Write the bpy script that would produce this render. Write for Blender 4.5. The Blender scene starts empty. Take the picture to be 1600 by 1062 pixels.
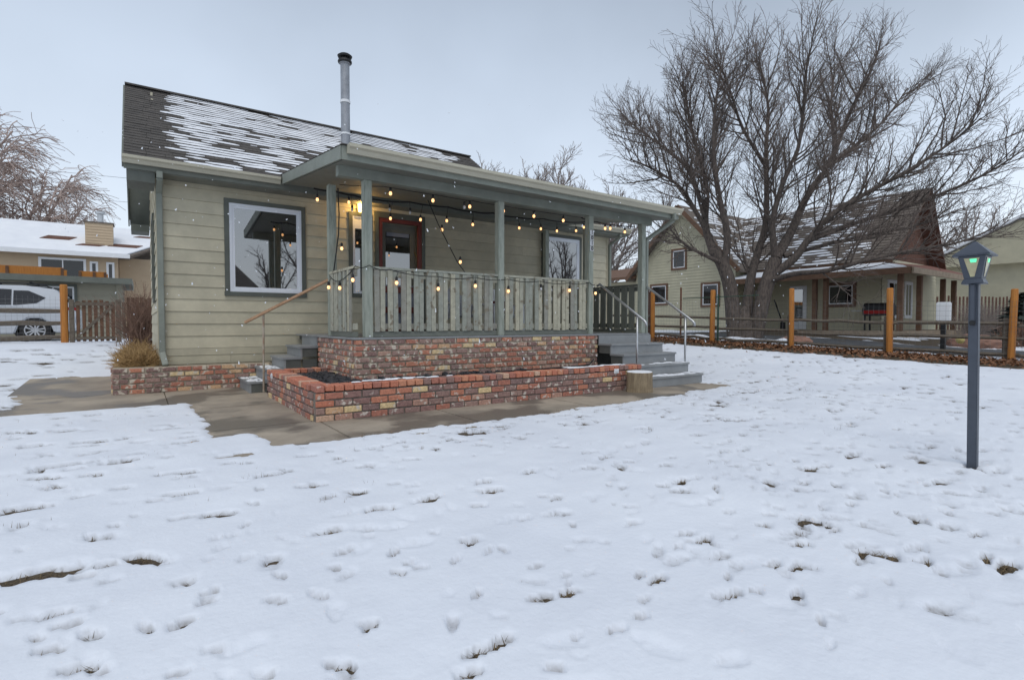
import bpy, bmesh, math, random
import numpy as np
from mathutils import Vector, Matrix

# ------------------------------------------------------------------ camera, sky, light
scene = bpy.context.scene
COL = scene.collection
R = math.radians
TH = R(35.3); PIT = math.atan(26 / 822.0)
cam = bpy.data.cameras.new('camera'); camo = bpy.data.objects.new('camera', cam); COL.objects.link(camo)
cam.sensor_width = 36; cam.sensor_fit = 'HORIZONTAL'; cam.lens = 822 / 1600 * 36; cam.clip_end = 3000; cam.clip_start = 0.05
camo.location = (0, 0, 1.10); camo.rotation_euler = (math.pi / 2 - PIT, 0, -TH)
scene.camera = camo

world = bpy.data.worlds.new('World'); scene.world = world; world.use_nodes = True
wn = world.node_tree.nodes; wl = world.node_tree.links
bg = wn['Background']; bg.inputs['Strength'].default_value = 0.1
sky = wn.new('ShaderNodeTexSky'); sky.sky_type = 'NISHITA'; sky.sun_disc = False
SUN_EL, SUN_AZ = R(62), R(215)
sky.sun_elevation = SUN_EL; sky.sun_rotation = SUN_AZ; sky.air_density = 1.5; sky.dust_density = 4
tc = wn.new('ShaderNodeTexCoord'); sp = wn.new('ShaderNodeSeparateXYZ'); wl.new(tc.outputs['Generated'], sp.inputs[0])
ab = wn.new('ShaderNodeMath'); ab.operation = 'ABSOLUTE'; wl.new(sp.outputs['Z'], ab.inputs[0])
rp = wn.new('ShaderNodeValToRGB'); wl.new(ab.outputs[0], rp.inputs[0])
e = rp.color_ramp.elements
e[0].position = 0.0; e[0].color = (.70, .77, .85, 1)
e[1].position = 0.55; e[1].color = (.31, .36, .435, 1)
q = rp.color_ramp.elements.new(0.24); q.color = (.52, .59, .69, 1)
ns = wn.new('ShaderNodeTexNoise'); ns.inputs['Scale'].default_value = 1.7; ns.inputs['Detail'].default_value = 5
wl.new(tc.outputs['Generated'], ns.inputs['Vector'])
mr = wn.new('ShaderNodeMapRange'); mr.inputs[1].default_value = .3; mr.inputs[2].default_value = .7
mr.inputs[3].default_value = .84; mr.inputs[4].default_value = 1.10; wl.new(ns.outputs[0], mr.inputs[0])
vm = wn.new('ShaderNodeVectorMath'); vm.operation = 'SCALE'; wl.new(rp.outputs[0], vm.inputs[0]); wl.new(mr.outputs[0], vm.inputs['Scale'])
v2 = wn.new('ShaderNodeVectorMath'); v2.operation = 'SCALE'; wl.new(vm.outputs[0], v2.inputs[0]); v2.inputs['Scale'].default_value = 8.2
mx = wn.new('ShaderNodeMix'); mx.data_type = 'RGBA'; mx.inputs[0].default_value = .88
wl.new(sky.outputs[0], mx.inputs[6]); wl.new(v2.outputs[0], mx.inputs[7]); wl.new(mx.outputs[2], bg.inputs[0])

sl = bpy.data.lights.new('sun', 'SUN'); sl.energy = .6; sl.angle = R(35); sl.color = (1, .97, .92)
so = bpy.data.objects.new('sun', sl); COL.objects.link(so)
d = Vector((math.sin(SUN_AZ) * math.cos(SUN_EL), math.cos(SUN_AZ) * math.cos(SUN_EL), math.sin(SUN_EL)))
so.rotation_euler = d.to_track_quat('Z', 'Y').to_euler(); so.location = (0, -10, 30)

vs = scene.view_settings; vs.view_transform = 'Standard'; vs.look = 'None'; vs.gamma = 1; vs.exposure = 0.80
scene.cycles.use_denoising = True; scene.cycles.max_bounces = 7; scene.cycles.diffuse_bounces = 4
scene.cycles.sample_clamp_indirect = 6

rng = random.Random(7)

# ------------------------------------------------------------------ helpers
def obj(name, me, parent=None, mats=None, loc=(0, 0, 0), rot=(0, 0, 0), scale=(1, 1, 1)):
    o = bpy.data.objects.new(name, me); COL.objects.link(o); o.parent = parent
    o.location = loc; o.rotation_euler = rot; o.scale = scale
    return o

def empty(name, loc=(0, 0, 0), rz=0):
    o = bpy.data.objects.new(name, None); COL.objects.link(o); o.location = loc; o.rotation_euler = (0, 0, rz); o.empty_display_size = .2
    return o

def tag(o, label=None, cat=None, group=None, kind=None):
    if label: o['label'] = label
    if cat: o['category'] = cat
    if group: o['group'] = group
    if kind: o['kind'] = kind
    return o

class MB:
    def __init__(s): s.v = []; s.f = []
    def quad(s, a, b, c, d):
        n = len(s.v); s.v += [tuple(a), tuple(b), tuple(c), tuple(d)]; s.f.append((n, n + 1, n + 2, n + 3)); return s
    def tri(s, a, b, c):
        n = len(s.v); s.v += [tuple(a), tuple(b), tuple(c)]; s.f.append((n, n + 1, n + 2)); return s
    def hexa(s, p):   # 8 points: bottom ring 4, top ring 4
        n = len(s.v); s.v += [tuple(q) for q in p]
        for f in ((0, 3, 2, 1), (4, 5, 6, 7), (0, 1, 5, 4), (1, 2, 6, 5), (2, 3, 7, 6), (3, 0, 4, 7)): s.f.append(tuple(n + i for i in f))
        return s
    def box(s, x0, x1, y0, y1, z0, z1):
        return s.hexa([(x0, y0, z0), (x1, y0, z0), (x1, y1, z0), (x0, y1, z0), (x0, y0, z1), (x1, y0, z1), (x1, y1, z1), (x0, y1, z1)])
    def bar(s, a, b, w, h, up=(0, 0, 1)):   # box beam from a to b, width w sideways, height h along up
        a = Vector(a); b = Vector(b); t = (b - a).normalized(); u = Vector(up)
        if abs(t.dot(u)) > .95: u = Vector((0, 1, 0))
        sd = t.cross(u).normalized(); u = sd.cross(t).normalized()
        A = sd * w / 2; U = u * h / 2
        return s.hexa([a - A - U, a + A - U, b + A - U, b - A - U, a - A + U, a + A + U, b + A + U, b - A + U])
    def tube(s, pts, rad, n=6, cap=True):
        pts = [Vector(p) for p in pts]; k = len(pts)
        if not hasattr(rad, '__len__'): rad = [rad] * k
        base = len(s.v); u = None
        for i, p in enumerate(pts):
            t = (pts[min(i + 1, k - 1)] - pts[max(i - 1, 0)])
            if t.length < 1e-9: t = Vector((0, 0, 1))
            t.normalize()
            if u is None: u = t.orthogonal().normalized()
            else:
                u = u - t * u.dot(t)
                u = u.normalized() if u.length > 1e-6 else t.orthogonal().normalized()
            w = t.cross(u)
            for j in range(n):
                a = 2 * math.pi * j / n
                s.v.append(tuple(p + (u * math.cos(a) + w * math.sin(a)) * rad[i]))
        for i in range(k - 1):
            for j in range(n):
                a = base + i * n + j; b = base + i * n + (j + 1) % n
                s.f.append((a, b, b + n, a + n))
        if cap:
            s.f.append(tuple(base + j for j in reversed(range(n)))); s.f.append(tuple(base + (k - 1) * n + j for j in range(n)))
        return s
    def lathe(s, prof, c=(0, 0, 0), n=20):
        base = len(s.v)
        for r, z in prof:
            for j in range(n):
                a = 2 * math.pi * j / n; s.v.append((c[0] + r * math.cos(a), c[1] + r * math.sin(a), c[2] + z))
        for i in range(len(prof) - 1):
            for j in range(n):
                a = base + i * n + j; b = base + i * n + (j + 1) % n; s.f.append((a, b, b + n, a + n))
        s.f.append(tuple(base + j for j in reversed(range(n)))); s.f.append(tuple(base + (len(prof) - 1) * n + j for j in range(n)))
        return s
    def mesh(s, name, mat, smooth=False):
        me = bpy.data.meshes.new(name); me.from_pydata(s.v, [], s.f); me.materials.append(mat)
        if smooth: me.shade_smooth()
        me.update(); return me
    def build(s, name, mat, parent=None, smooth=False, bevel=0, **k):
        me = s.mesh(name, mat, smooth)
        if bevel:
            bm = bmesh.new(); bm.from_mesh(me); bmesh.ops.remove_doubles(bm, verts=bm.verts, dist=1e-5)
            bmesh.ops.bevel(bm, geom=bm.edges[:], offset=bevel, segments=2, affect='EDGES', clamp_overlap=True)
            bm.to_mesh(me); bm.free()
        return obj(name, me, parent, **k)

def extrude_poly(poly, axis, a, b):   # poly: 2D points, extruded along axis ('y': points are x,z; 'x': points are y,z)
    m = MB(); n = len(poly)
    for t in (a, b):
        for p in poly: m.v.append((p[0], t, p[1]) if axis == 'y' else (t, p[0], p[1]))
    m.f.append(tuple(range(n))); m.f.append(tuple(n + i for i in reversed(range(n))))
    for i in range(n): j = (i + 1) % n; m.f.append((i, n + i, n + j, j))
    return m

# ------------------------------------------------------------------ materials
def mat(name, col, rough=.7, var=.15, scale=6, col2=None, bump=0, bscale=40, metal=0, stretch=None, emit=None, estr=0, ior=None, detail=6):
    m = bpy.data.materials.new(name); m.use_nodes = True
    n = m.node_tree.nodes; l = m.node_tree.links; b = n['Principled BSDF']
    b.inputs['Roughness'].default_value = rough; b.inputs['Metallic'].default_value = metal
    if ior: b.inputs['IOR'].default_value = ior
    c2 = col2 or tuple(min(1, c * (1 - var)) for c in col); c1 = col if col2 else tuple(min(1, c * (1 + var)) for c in col)
    geo = n.new('ShaderNodeNewGeometry'); mp = n.new('ShaderNodeMapping'); l.new(geo.outputs['Position'], mp.inputs[0])
    if stretch: mp.inputs['Scale'].default_value = stretch
    if var or col2:
        t = n.new('ShaderNodeTexNoise'); t.inputs['Scale'].default_value = scale; t.inputs['Detail'].default_value = detail; t.inputs['Roughness'].default_value = .65
        l.new(mp.outputs[0], t.inputs['Vector'])
        r = n.new('ShaderNodeValToRGB'); r.color_ramp.elements[0].position = .32; r.color_ramp.elements[1].position = .68
        r.color_ramp.elements[0].color = (*c2, 1); r.color_ramp.elements[1].color = (*c1, 1)
        l.new(t.outputs[0], r.inputs[0]); l.new(r.outputs[0], b.inputs['Base Color'])
    else: b.inputs['Base Color'].default_value = (*col, 1)
    if bump:
        t2 = n.new('ShaderNodeTexNoise'); t2.inputs['Scale'].default_value = bscale; t2.inputs['Detail'].default_value = 5; l.new(mp.outputs[0], t2.inputs['Vector'])
        bp = n.new('ShaderNodeBump'); bp.inputs['Strength'].default_value = bump; bp.inputs['Distance'].default_value = .01
        l.new(t2.outputs[0], bp.inputs['Height']); l.new(bp.outputs[0], b.inputs['Normal'])
    if emit:
        b.inputs['Emission Color'].default_value = (*emit, 1); b.inputs['Emission Strength'].default_value = estr
    return m

def random_mat(name, stops, rough=.85, spots=None, nscale=30, bump=.5, jitter=.25):   # colour picked per object from Object Info random
    m = bpy.data.materials.new(name); m.use_nodes = True
    n = m.node_tree.nodes; l = m.node_tree.links; b = n['Principled BSDF']; b.inputs['Roughness'].default_value = rough
    oi = n.new('ShaderNodeObjectInfo'); r = n.new('ShaderNodeValToRGB'); r.color_ramp.interpolation = 'CONSTANT'
    el = r.color_ramp.elements
    el[0].position = 0; el[0].color = (*stops[0][1], 1); el[1].position = stops[1][0]; el[1].color = (*stops[1][1], 1)
    for p, c in stops[2:]: q = el.new(p); q.color = (*c, 1)
    l.new(oi.outputs['Random'], r.inputs[0])
    geo = n.new('ShaderNodeNewGeometry')
    t = n.new('ShaderNodeTexNoise'); t.inputs['Scale'].default_value = nscale; t.inputs['Detail'].default_value = 6; t.inputs['Roughness'].default_value = .7; l.new(geo.outputs['Position'], t.inputs['Vector'])
    h = n.new('ShaderNodeHueSaturation'); l.new(r.outputs[0], h.inputs['Color'])
    mr = n.new('ShaderNodeMapRange'); mr.inputs[1].default_value = .3; mr.inputs[2].default_value = .7; mr.inputs[3].default_value = 1 - jitter; mr.inputs[4].default_value = 1 + jitter
    l.new(t.outputs[0], mr.inputs[0]); l.new(mr.outputs[0], h.inputs['Value'])
    out = h.outputs[0]
    if spots:
        t3 = n.new('ShaderNodeTexNoise'); t3.inputs['Scale'].default_value = spots[1]; t3.inputs['Detail'].default_value = 4; l.new(geo.outputs['Position'], t3.inputs['Vector'])
        r3 = n.new('ShaderNodeValToRGB'); r3.color_ramp.elements[0].position = spots[2]; r3.color_ramp.elements[1].position = spots[2] + .08
        l.new(t3.outputs[0], r3.inputs[0])
        mx = n.new('ShaderNodeMix'); mx.data_type = 'RGBA'; l.new(r3.outputs[0], mx.inputs[0]); l.new(out, mx.inputs[6]); mx.inputs[7].default_value = (*spots[0], 1); out = mx.outputs[2]
    l.new(out, b.inputs['Base Color'])
    bp = n.new('ShaderNodeBump'); bp.inputs['Strength'].default_value = bump; bp.inputs['Distance'].default_value = .006
    l.new(t.outputs[0], bp.inputs['Height']); l.new(bp.outputs[0], b.inputs['Normal'])
    return m

M = {}
M['snow'] = mat('snow', (.86, .88, .91), .8, col2=(.76, .785, .83), scale=.9, bump=.45, bscale=38, detail=9)
def slush_shaded():   # trodden thin snow is wetter and greyer than the untouched cover: thickness is stored per vertex; the grey also paints shading into the prints
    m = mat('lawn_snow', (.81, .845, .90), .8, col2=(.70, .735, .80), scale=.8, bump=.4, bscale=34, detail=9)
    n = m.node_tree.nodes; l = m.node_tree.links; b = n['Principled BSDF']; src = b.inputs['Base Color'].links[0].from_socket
    at = n.new('ShaderNodeAttribute'); at.attribute_name = 'slush_shade'
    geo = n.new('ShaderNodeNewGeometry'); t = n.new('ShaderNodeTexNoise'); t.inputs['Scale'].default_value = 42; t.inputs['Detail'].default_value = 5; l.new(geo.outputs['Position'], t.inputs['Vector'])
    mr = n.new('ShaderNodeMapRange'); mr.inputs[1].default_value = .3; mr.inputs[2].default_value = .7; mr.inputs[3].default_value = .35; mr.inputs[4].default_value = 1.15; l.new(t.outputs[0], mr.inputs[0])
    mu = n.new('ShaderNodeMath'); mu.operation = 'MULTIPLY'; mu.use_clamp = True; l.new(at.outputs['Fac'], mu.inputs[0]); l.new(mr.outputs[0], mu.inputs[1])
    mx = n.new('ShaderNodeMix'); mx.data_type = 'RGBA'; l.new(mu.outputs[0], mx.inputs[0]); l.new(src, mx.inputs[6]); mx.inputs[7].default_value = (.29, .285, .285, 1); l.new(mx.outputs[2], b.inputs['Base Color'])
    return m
M['lawn_snow'] = slush_shaded()
M['dead_grass'] = mat('dead_grass', (.13, .095, .055), .95, col2=(.028, .022, .016), scale=45, bump=1, bscale=70)
M['grass_blade'] = mat('grass_blade', (.22, .16, .085), .9, col2=(.09, .065, .035), scale=5)
M['concrete'] = mat('concrete', (.43, .365, .285), .75, col2=(.235, .20, .16), scale=1.0, bump=.25, bscale=90)
def wet(m):
    n = m.node_tree.nodes; l = m.node_tree.links; b = n['Principled BSDF']; src = b.inputs['Base Color'].links[0].from_socket
    geo = n.new('ShaderNodeNewGeometry'); t = n.new('ShaderNodeTexNoise'); t.inputs['Scale'].default_value = .9; t.inputs['Detail'].default_value = 7; l.new(geo.outputs['Position'], t.inputs['Vector'])
    r = n.new('ShaderNodeValToRGB'); r.color_ramp.elements[0].position = .50; r.color_ramp.elements[1].position = .56; l.new(t.outputs[0], r.inputs[0])
    mx = n.new('ShaderNodeMix'); mx.data_type = 'RGBA'; l.new(r.outputs[0], mx.inputs[0]); l.new(src, mx.inputs[6]); mx.inputs[7].default_value = (.17, .148, .122, 1); l.new(mx.outputs[2], b.inputs['Base Color'])
    mr = n.new('ShaderNodeMapRange'); mr.inputs[3].default_value = .8; mr.inputs[4].default_value = .42; l.new(r.outputs[0], mr.inputs[0]); l.new(mr.outputs[0], b.inputs['Roughness'])
wet(M['concrete'])
M['asphalt'] = mat('asphalt', (.065, .068, .072), .7, .25, 2, bump=.3, bscale=80)
M['siding'] = random_mat('siding', [(0, (.51, .468, .345)), (.35, (.475, .437, .324)), (.7, (.535, .49, .362))], .65, None, 2.2, .15, .15)
M['trim'] = mat('trim_sage', (.098, .108, .092), .55, .12, 4, bump=.1)
M['sage'] = mat('sage_paint', (.222, .240, .205), .6, .13, 3, bump=.15, bscale=50)
M['sage_dark'] = mat('sage_dark', (.15, .16, .135), .6, .13, 3, bump=.12)
M['post'] = mat('weathered_sage', (.375, .40, .34), .75, col2=(.22, .245, .205), scale=7, bump=.35, bscale=30, stretch=(3, 3, .5))
M['picket'] = random_mat('weathered_picket', [(0, (.38, .375, .30)), (.3, (.31, .32, .27)), (.6, (.44, .42, .32)), (.85, (.28, .275, .235))], .85, ((.22, .19, .14), 11, .60), 14, .35, .2)
M['gutter'] = mat('gutter_cream', (.43, .405, .315), .4, .06, 2)
M['soffit'] = mat('soffit_paint', (.20, .205, .175), .7, .12, 3)
M['shingle'] = mat('roof_shingle', (.125, .112, .10), .95, col2=(.05, .046, .043), scale=5, stretch=(1, 3, 3), bump=.5, bscale=70)
M['vinyl'] = mat('white_vinyl', (.72, .75, .80), .35, .03, 2)
M['glass'] = mat('window_glass', (.012, .014, .016), .015, 0, ior=3.3)
M['glass_dark'] = mat('far_window_glass', (.012, .014, .017), .03, 0, ior=1.6)
M['mortar'] = mat('mortar', (.48, .42, .33), .95, col2=(.32, .275, .21), scale=12, bump=.6, bscale=60)
M['mortar_dark'] = mat('mortar_dark', (.25, .215, .18), .95, col2=(.13, .115, .10), scale=12, bump=.6, bscale=60)
M['brick'] = random_mat('old_brick', [(0, (.27, .155, .135)), (.13, (.40, .165, .115)), (.33, (.28, .175, .15)), (.46, (.24, .155, .14)), (.56, (.50, .205, .13)),
                        (.72, (.32, .205, .17)), (.83, (.43, .25, .19)), (.92, (.68, .51, .28)), (.965, (.58, .36, .21))], .9, ((.60, .53, .46), 13, .58), 40, .9, .35)
M['brick_old'] = random_mat('smeared_brick', [(0, (.25, .155, .135)), (.15, (.42, .18, .125)), (.35, (.31, .195, .165)), (.48, (.27, .18, .16)), (.58, (.52, .225, .145)),
                        (.72, (.34, .22, .185)), (.85, (.45, .28, .215)), (.925, (.70, .53, .30)), (.97, (.60, .39, .23))], .92, ((.62, .55, .45), 12, .545), 40, .9, .35)
M['brick_cap'] = random_mat('cap_brick', [(0, (.50, .185, .115)), (.3, (.40, .165, .12)), (.55, (.56, .25, .15)), (.72, (.28, .17, .145)), (.9, (.56, .37, .26))], .9, ((.60, .53, .46), 16, .64), 45, .8, .3)
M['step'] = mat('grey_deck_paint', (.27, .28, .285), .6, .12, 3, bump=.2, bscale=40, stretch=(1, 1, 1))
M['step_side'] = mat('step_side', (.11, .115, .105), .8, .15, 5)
M['galv'] = mat('galvanised_metal', (.52, .53, .54), .35, .12, 9, metal=.85)
M['pipe_metal'] = mat('flue_metal', (.33, .34, .36), .45, .15, 5, metal=.6)
M['rail_wood'] = mat('brown_handrail', (.50, .32, .19), .6, col2=(.34, .19, .105), scale=14, bump=.3, stretch=(2, 2, 2))
M['rust_pipe'] = mat('painted_pipe', (.45, .42, .35), .6, col2=(.28, .14, .07), scale=8)
M['red'] = mat('red_door_paint', (.155, .032, .025), .5, .15, 4)
M['door'] = mat('door_grey', (.155, .15, .12), .55, .1, 4)
M['door_panel'] = mat('door_panel', (.23, .25, .30), .5, .08, 4)
M['black'] = mat('black_plastic', (.012, .012, .013), .55, 0)
M['orange_post'] = mat('orange_stained_post', (.52, .215, .042), .75, col2=(.40, .145, .028), scale=5, bump=.4, bscale=25, stretch=(6, 6, .7))
M['grey_wood'] = mat('grey_weathered_wood', (.19, .16, .125), .95, col2=(.105, .085, .065), scale=5, bump=.7, bscale=18, stretch=(3, 3, 6))
M['brown_wood'] = mat('brown_picket', (.20, .105, .06), .9, col2=(.105, .06, .04), scale=3, bump=.5, stretch=(6, 6, 1))
M['wire'] = mat('fence_wire', (.20, .20, .20), .5, 0, metal=.6)
M['bark'] = mat('bark', (.16, .128, .108), .95, col2=(.05, .042, .038), scale=9, bump=1, bscale=14, stretch=(2, 2, .6))
M['twig'] = mat('twig_bark', (.135, .108, .094), .95, .3, 2)
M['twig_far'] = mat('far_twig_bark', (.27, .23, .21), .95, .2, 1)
M['slate'] = mat('lamp_paint', (.055, .066, .088), .42, .12, 9, bump=.1)
M['leaf'] = random_mat('leaf', [(0, (.2, .08, .035)), (.5, (.14, .06, .03))])
M['stone'] = mat('dark_gravel', (.055, .055, .06), .7, .5, 22, bump=.6)
M['soil'] = mat('soil', (.075, .055, .04), .95, .3, 10, bump=.8)
M['log'] = mat('log_bark', (.33, .26, .165), .9, col2=(.19, .14, .09), scale=5, bump=.7, bscale=16, stretch=(5, 5, 1))
M['dry'] = mat('dry_plant', (.46, .30, .13), .9, col2=(.26, .165, .075), scale=7)
M['nb_siding'] = mat('pale_yellow_siding', (.52, .485, .35), .7, .08, 2)
M['nb_trim'] = mat('brown_trim', (.16, .09, .055), .8, .2, 6)
M['nb_brown'] = mat('brown_shake', (.13, .062, .042), .9, .25, 9, bump=.6)
M['nb_roof'] = mat('neighbour_shingle', (.155, .13, .11), .95, .3, 6)
M['nb_red'] = mat('russet_roof', (.19, .085, .062), .9, .2, 6)
M['deck'] = mat('deck_wood', (.30, .235, .17), .85, .2, 5)
M['tan_siding'] = mat('tan_siding', (.52, .40, .27), .7, .05, 2)
M['shed'] = mat('shed_siding', (.33, .31, .24), .75, .06, 2)
M['car'] = mat('white_car_paint', (.56, .59, .63), .25, 0)
M['tyre'] = mat('tyre', (.02, .02, .021), .85, 0)
M['alloy'] = mat('alloy', (.62, .63, .65), .3, .05, metal=.7)
M['tail'] = mat('tail_lens', (.30, .015, .015), .25, 0)
M['car_glass'] = mat('car_glass', (.012, .013, .015), .05, 0, ior=1.7)
M['spruce'] = mat('spruce_needles', (.035, .055, .045), .9, .35, 4)
M['shrub'] = mat('bare_shrub', (.20, .12, .085), .95, .3, 4)
M['bulb'] = mat('bulb_lit', (.9, .6, .35), .2, 0, emit=(1, .50, .20), estr=1.25)
M['bulb_off'] = mat('bulb_clear', (.55, .55, .55), .1, 0)
M['lantern_lit'] = mat('lantern_glass', (.9, .6, .2), .3, 0, emit=(1, .62, .16), estr=5)
M['white'] = mat('white_paint', (.78, .79, .80), .5, .03, 4)
M['plastic_chair'] = mat('grey_resin', (.42, .43, .45), .5, .05, 4)
M['maroon'] = mat('maroon_cloth', (.10, .02, .025), .8, .1)
M['pole_rust'] = mat('rusty_steel', (.16, .07, .04), .8, .3, 10)
M['green_steel'] = mat('green_tpost', (.03, .07, .045), .6, .1)
M['rope'] = mat('cable', (.010, .010, .011), .6, 0)

# pane of mottled art glass for the yard lamp
def lamp_glass():
    m = mat('art_glass', (.52, .50, .28), .12, col2=(.40, .33, .22), scale=16)
    n = m.node_tree.nodes; l = m.node_tree.links; b = n['Principled BSDF']
    return m
M['art_glass'] = lamp_glass()
M['green_glow'] = mat('green_bulb', (.1, .7, .35), .3, 0, emit=(.12, .85, .42), estr=.55)

# ------------------------------------------------------------------ noise and terrain
def hash2(i, j, s):
    h = (i.astype(np.int64) * 374761393 + j.astype(np.int64) * 668265263 + s * 1442695041) & 0xffffffff
    h = ((h ^ (h >> 13)) * 1274126177) & 0xffffffff
    return ((h ^ (h >> 16)) & 0xffffff) / float(0xffffff)
def vnoise(x, y, s=0):
    xi = np.floor(x); yi = np.floor(y); fx = x - xi; fy = y - yi
    fx = fx * fx * (3 - 2 * fx); fy = fy * fy * (3 - 2 * fy)
    a = hash2(xi, yi, s); b = hash2(xi + 1, yi, s); c = hash2(xi, yi + 1, s); d = hash2(xi + 1, yi + 1, s)
    return (a * (1 - fx) + b * fx) * (1 - fy) + (c * (1 - fx) + d * fx) * fy
def fbm(x, y, s=0, o=4):
    t = 0; a = .5; w = 0
    for k in range(o): t = t + a * vnoise(x * 2 ** k + 17.3 * k, y * 2 ** k - 9.1 * k, s + k); w += a; a *= .5
    return t / w
def sstep(a, b, x):
    t = np.clip((x - a) / (b - a), 0, 1); return t * t * (3 - 2 * t)
def G(x, y):
    x = np.asarray(x, float); y = np.asarray(y, float)
    gr = sstep(8.5, 15, x) * (.17 + .034 * np.clip(y, 0, 13)) + .02 * np.clip(x - 15, 0, 7) + .06 * sstep(16.0, 18.5, x) * sstep(12, 8, np.abs(y - 10) * 3)
    gl = sstep(10.5, 18.7, y) * .55 * sstep(5, -1, x)
    return gr + gl
def g1(x, y): return float(G(x, y))

def boxsd(x, y, x0, x1, y0, y1):   # negative inside
    return np.maximum(np.maximum(x0 - x, x - x1), np.maximum(y0 - y, y - y1))

def path_sd(x, y):
    front_edge = 4.98 + .04 * np.maximum(x - 3.5, 0) + .05 * np.maximum(x - 6, 0) ** 1.5
    a = np.maximum(np.maximum(.95 - x, x - 8.35), np.maximum(front_edge - y, y - 7))
    b = boxsd(x, y, .62, 2, 5.7, 10.2)
    c = boxsd(x, y, -1.35, 1, 8.45, 10.2)
    e_ = boxsd(x, y, -1.3, -.2, 9, 12.2)
    f_ = np.maximum(np.maximum(a * 0 + (1.2 - x - (y - 5.0) * -.9) * 0 + .6 - x, x - 1.6), np.maximum(np.maximum((6.3 - y) - (x - .62) * 2.6, 5.06 - y), y - 8)) 
    return np.minimum(np.minimum(np.minimum(a, b), np.minimum(c, e_)), f_)

# ground: soil and dead grass under the snow, out to the horizon
def grid_axis(a, b, fine0, fine1, st):
    v = [a, a * .5, a * .25, a * .12] + list(np.arange(fine0, fine1 + .001, st)) + [b * .12, b * .25, b * .5, b]
    return np.array(sorted(set(v)))
gx = grid_axis(-600, 600, -12, 34, .5); gy = grid_axis(-600, 600, -12, 44, .5)
XX, YY = np.meshgrid(gx, gy); ZZ = G(XX, YY)
V = np.stack([XX.ravel(), YY.ravel(), ZZ.ravel()], 1); w = len(gx)
F = [(j * w + i, j * w + i + 1, (j + 1) * w + i + 1, (j + 1) * w + i) for j in range(len(gy) - 1) for i in range(w - 1)]
me = bpy.data.meshes.new('ground'); me.from_pydata(V.tolist(), [], F); me.materials.append(M['dead_grass']); me.shade_smooth()
tag(obj('ground', me), kind='structure')

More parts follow.
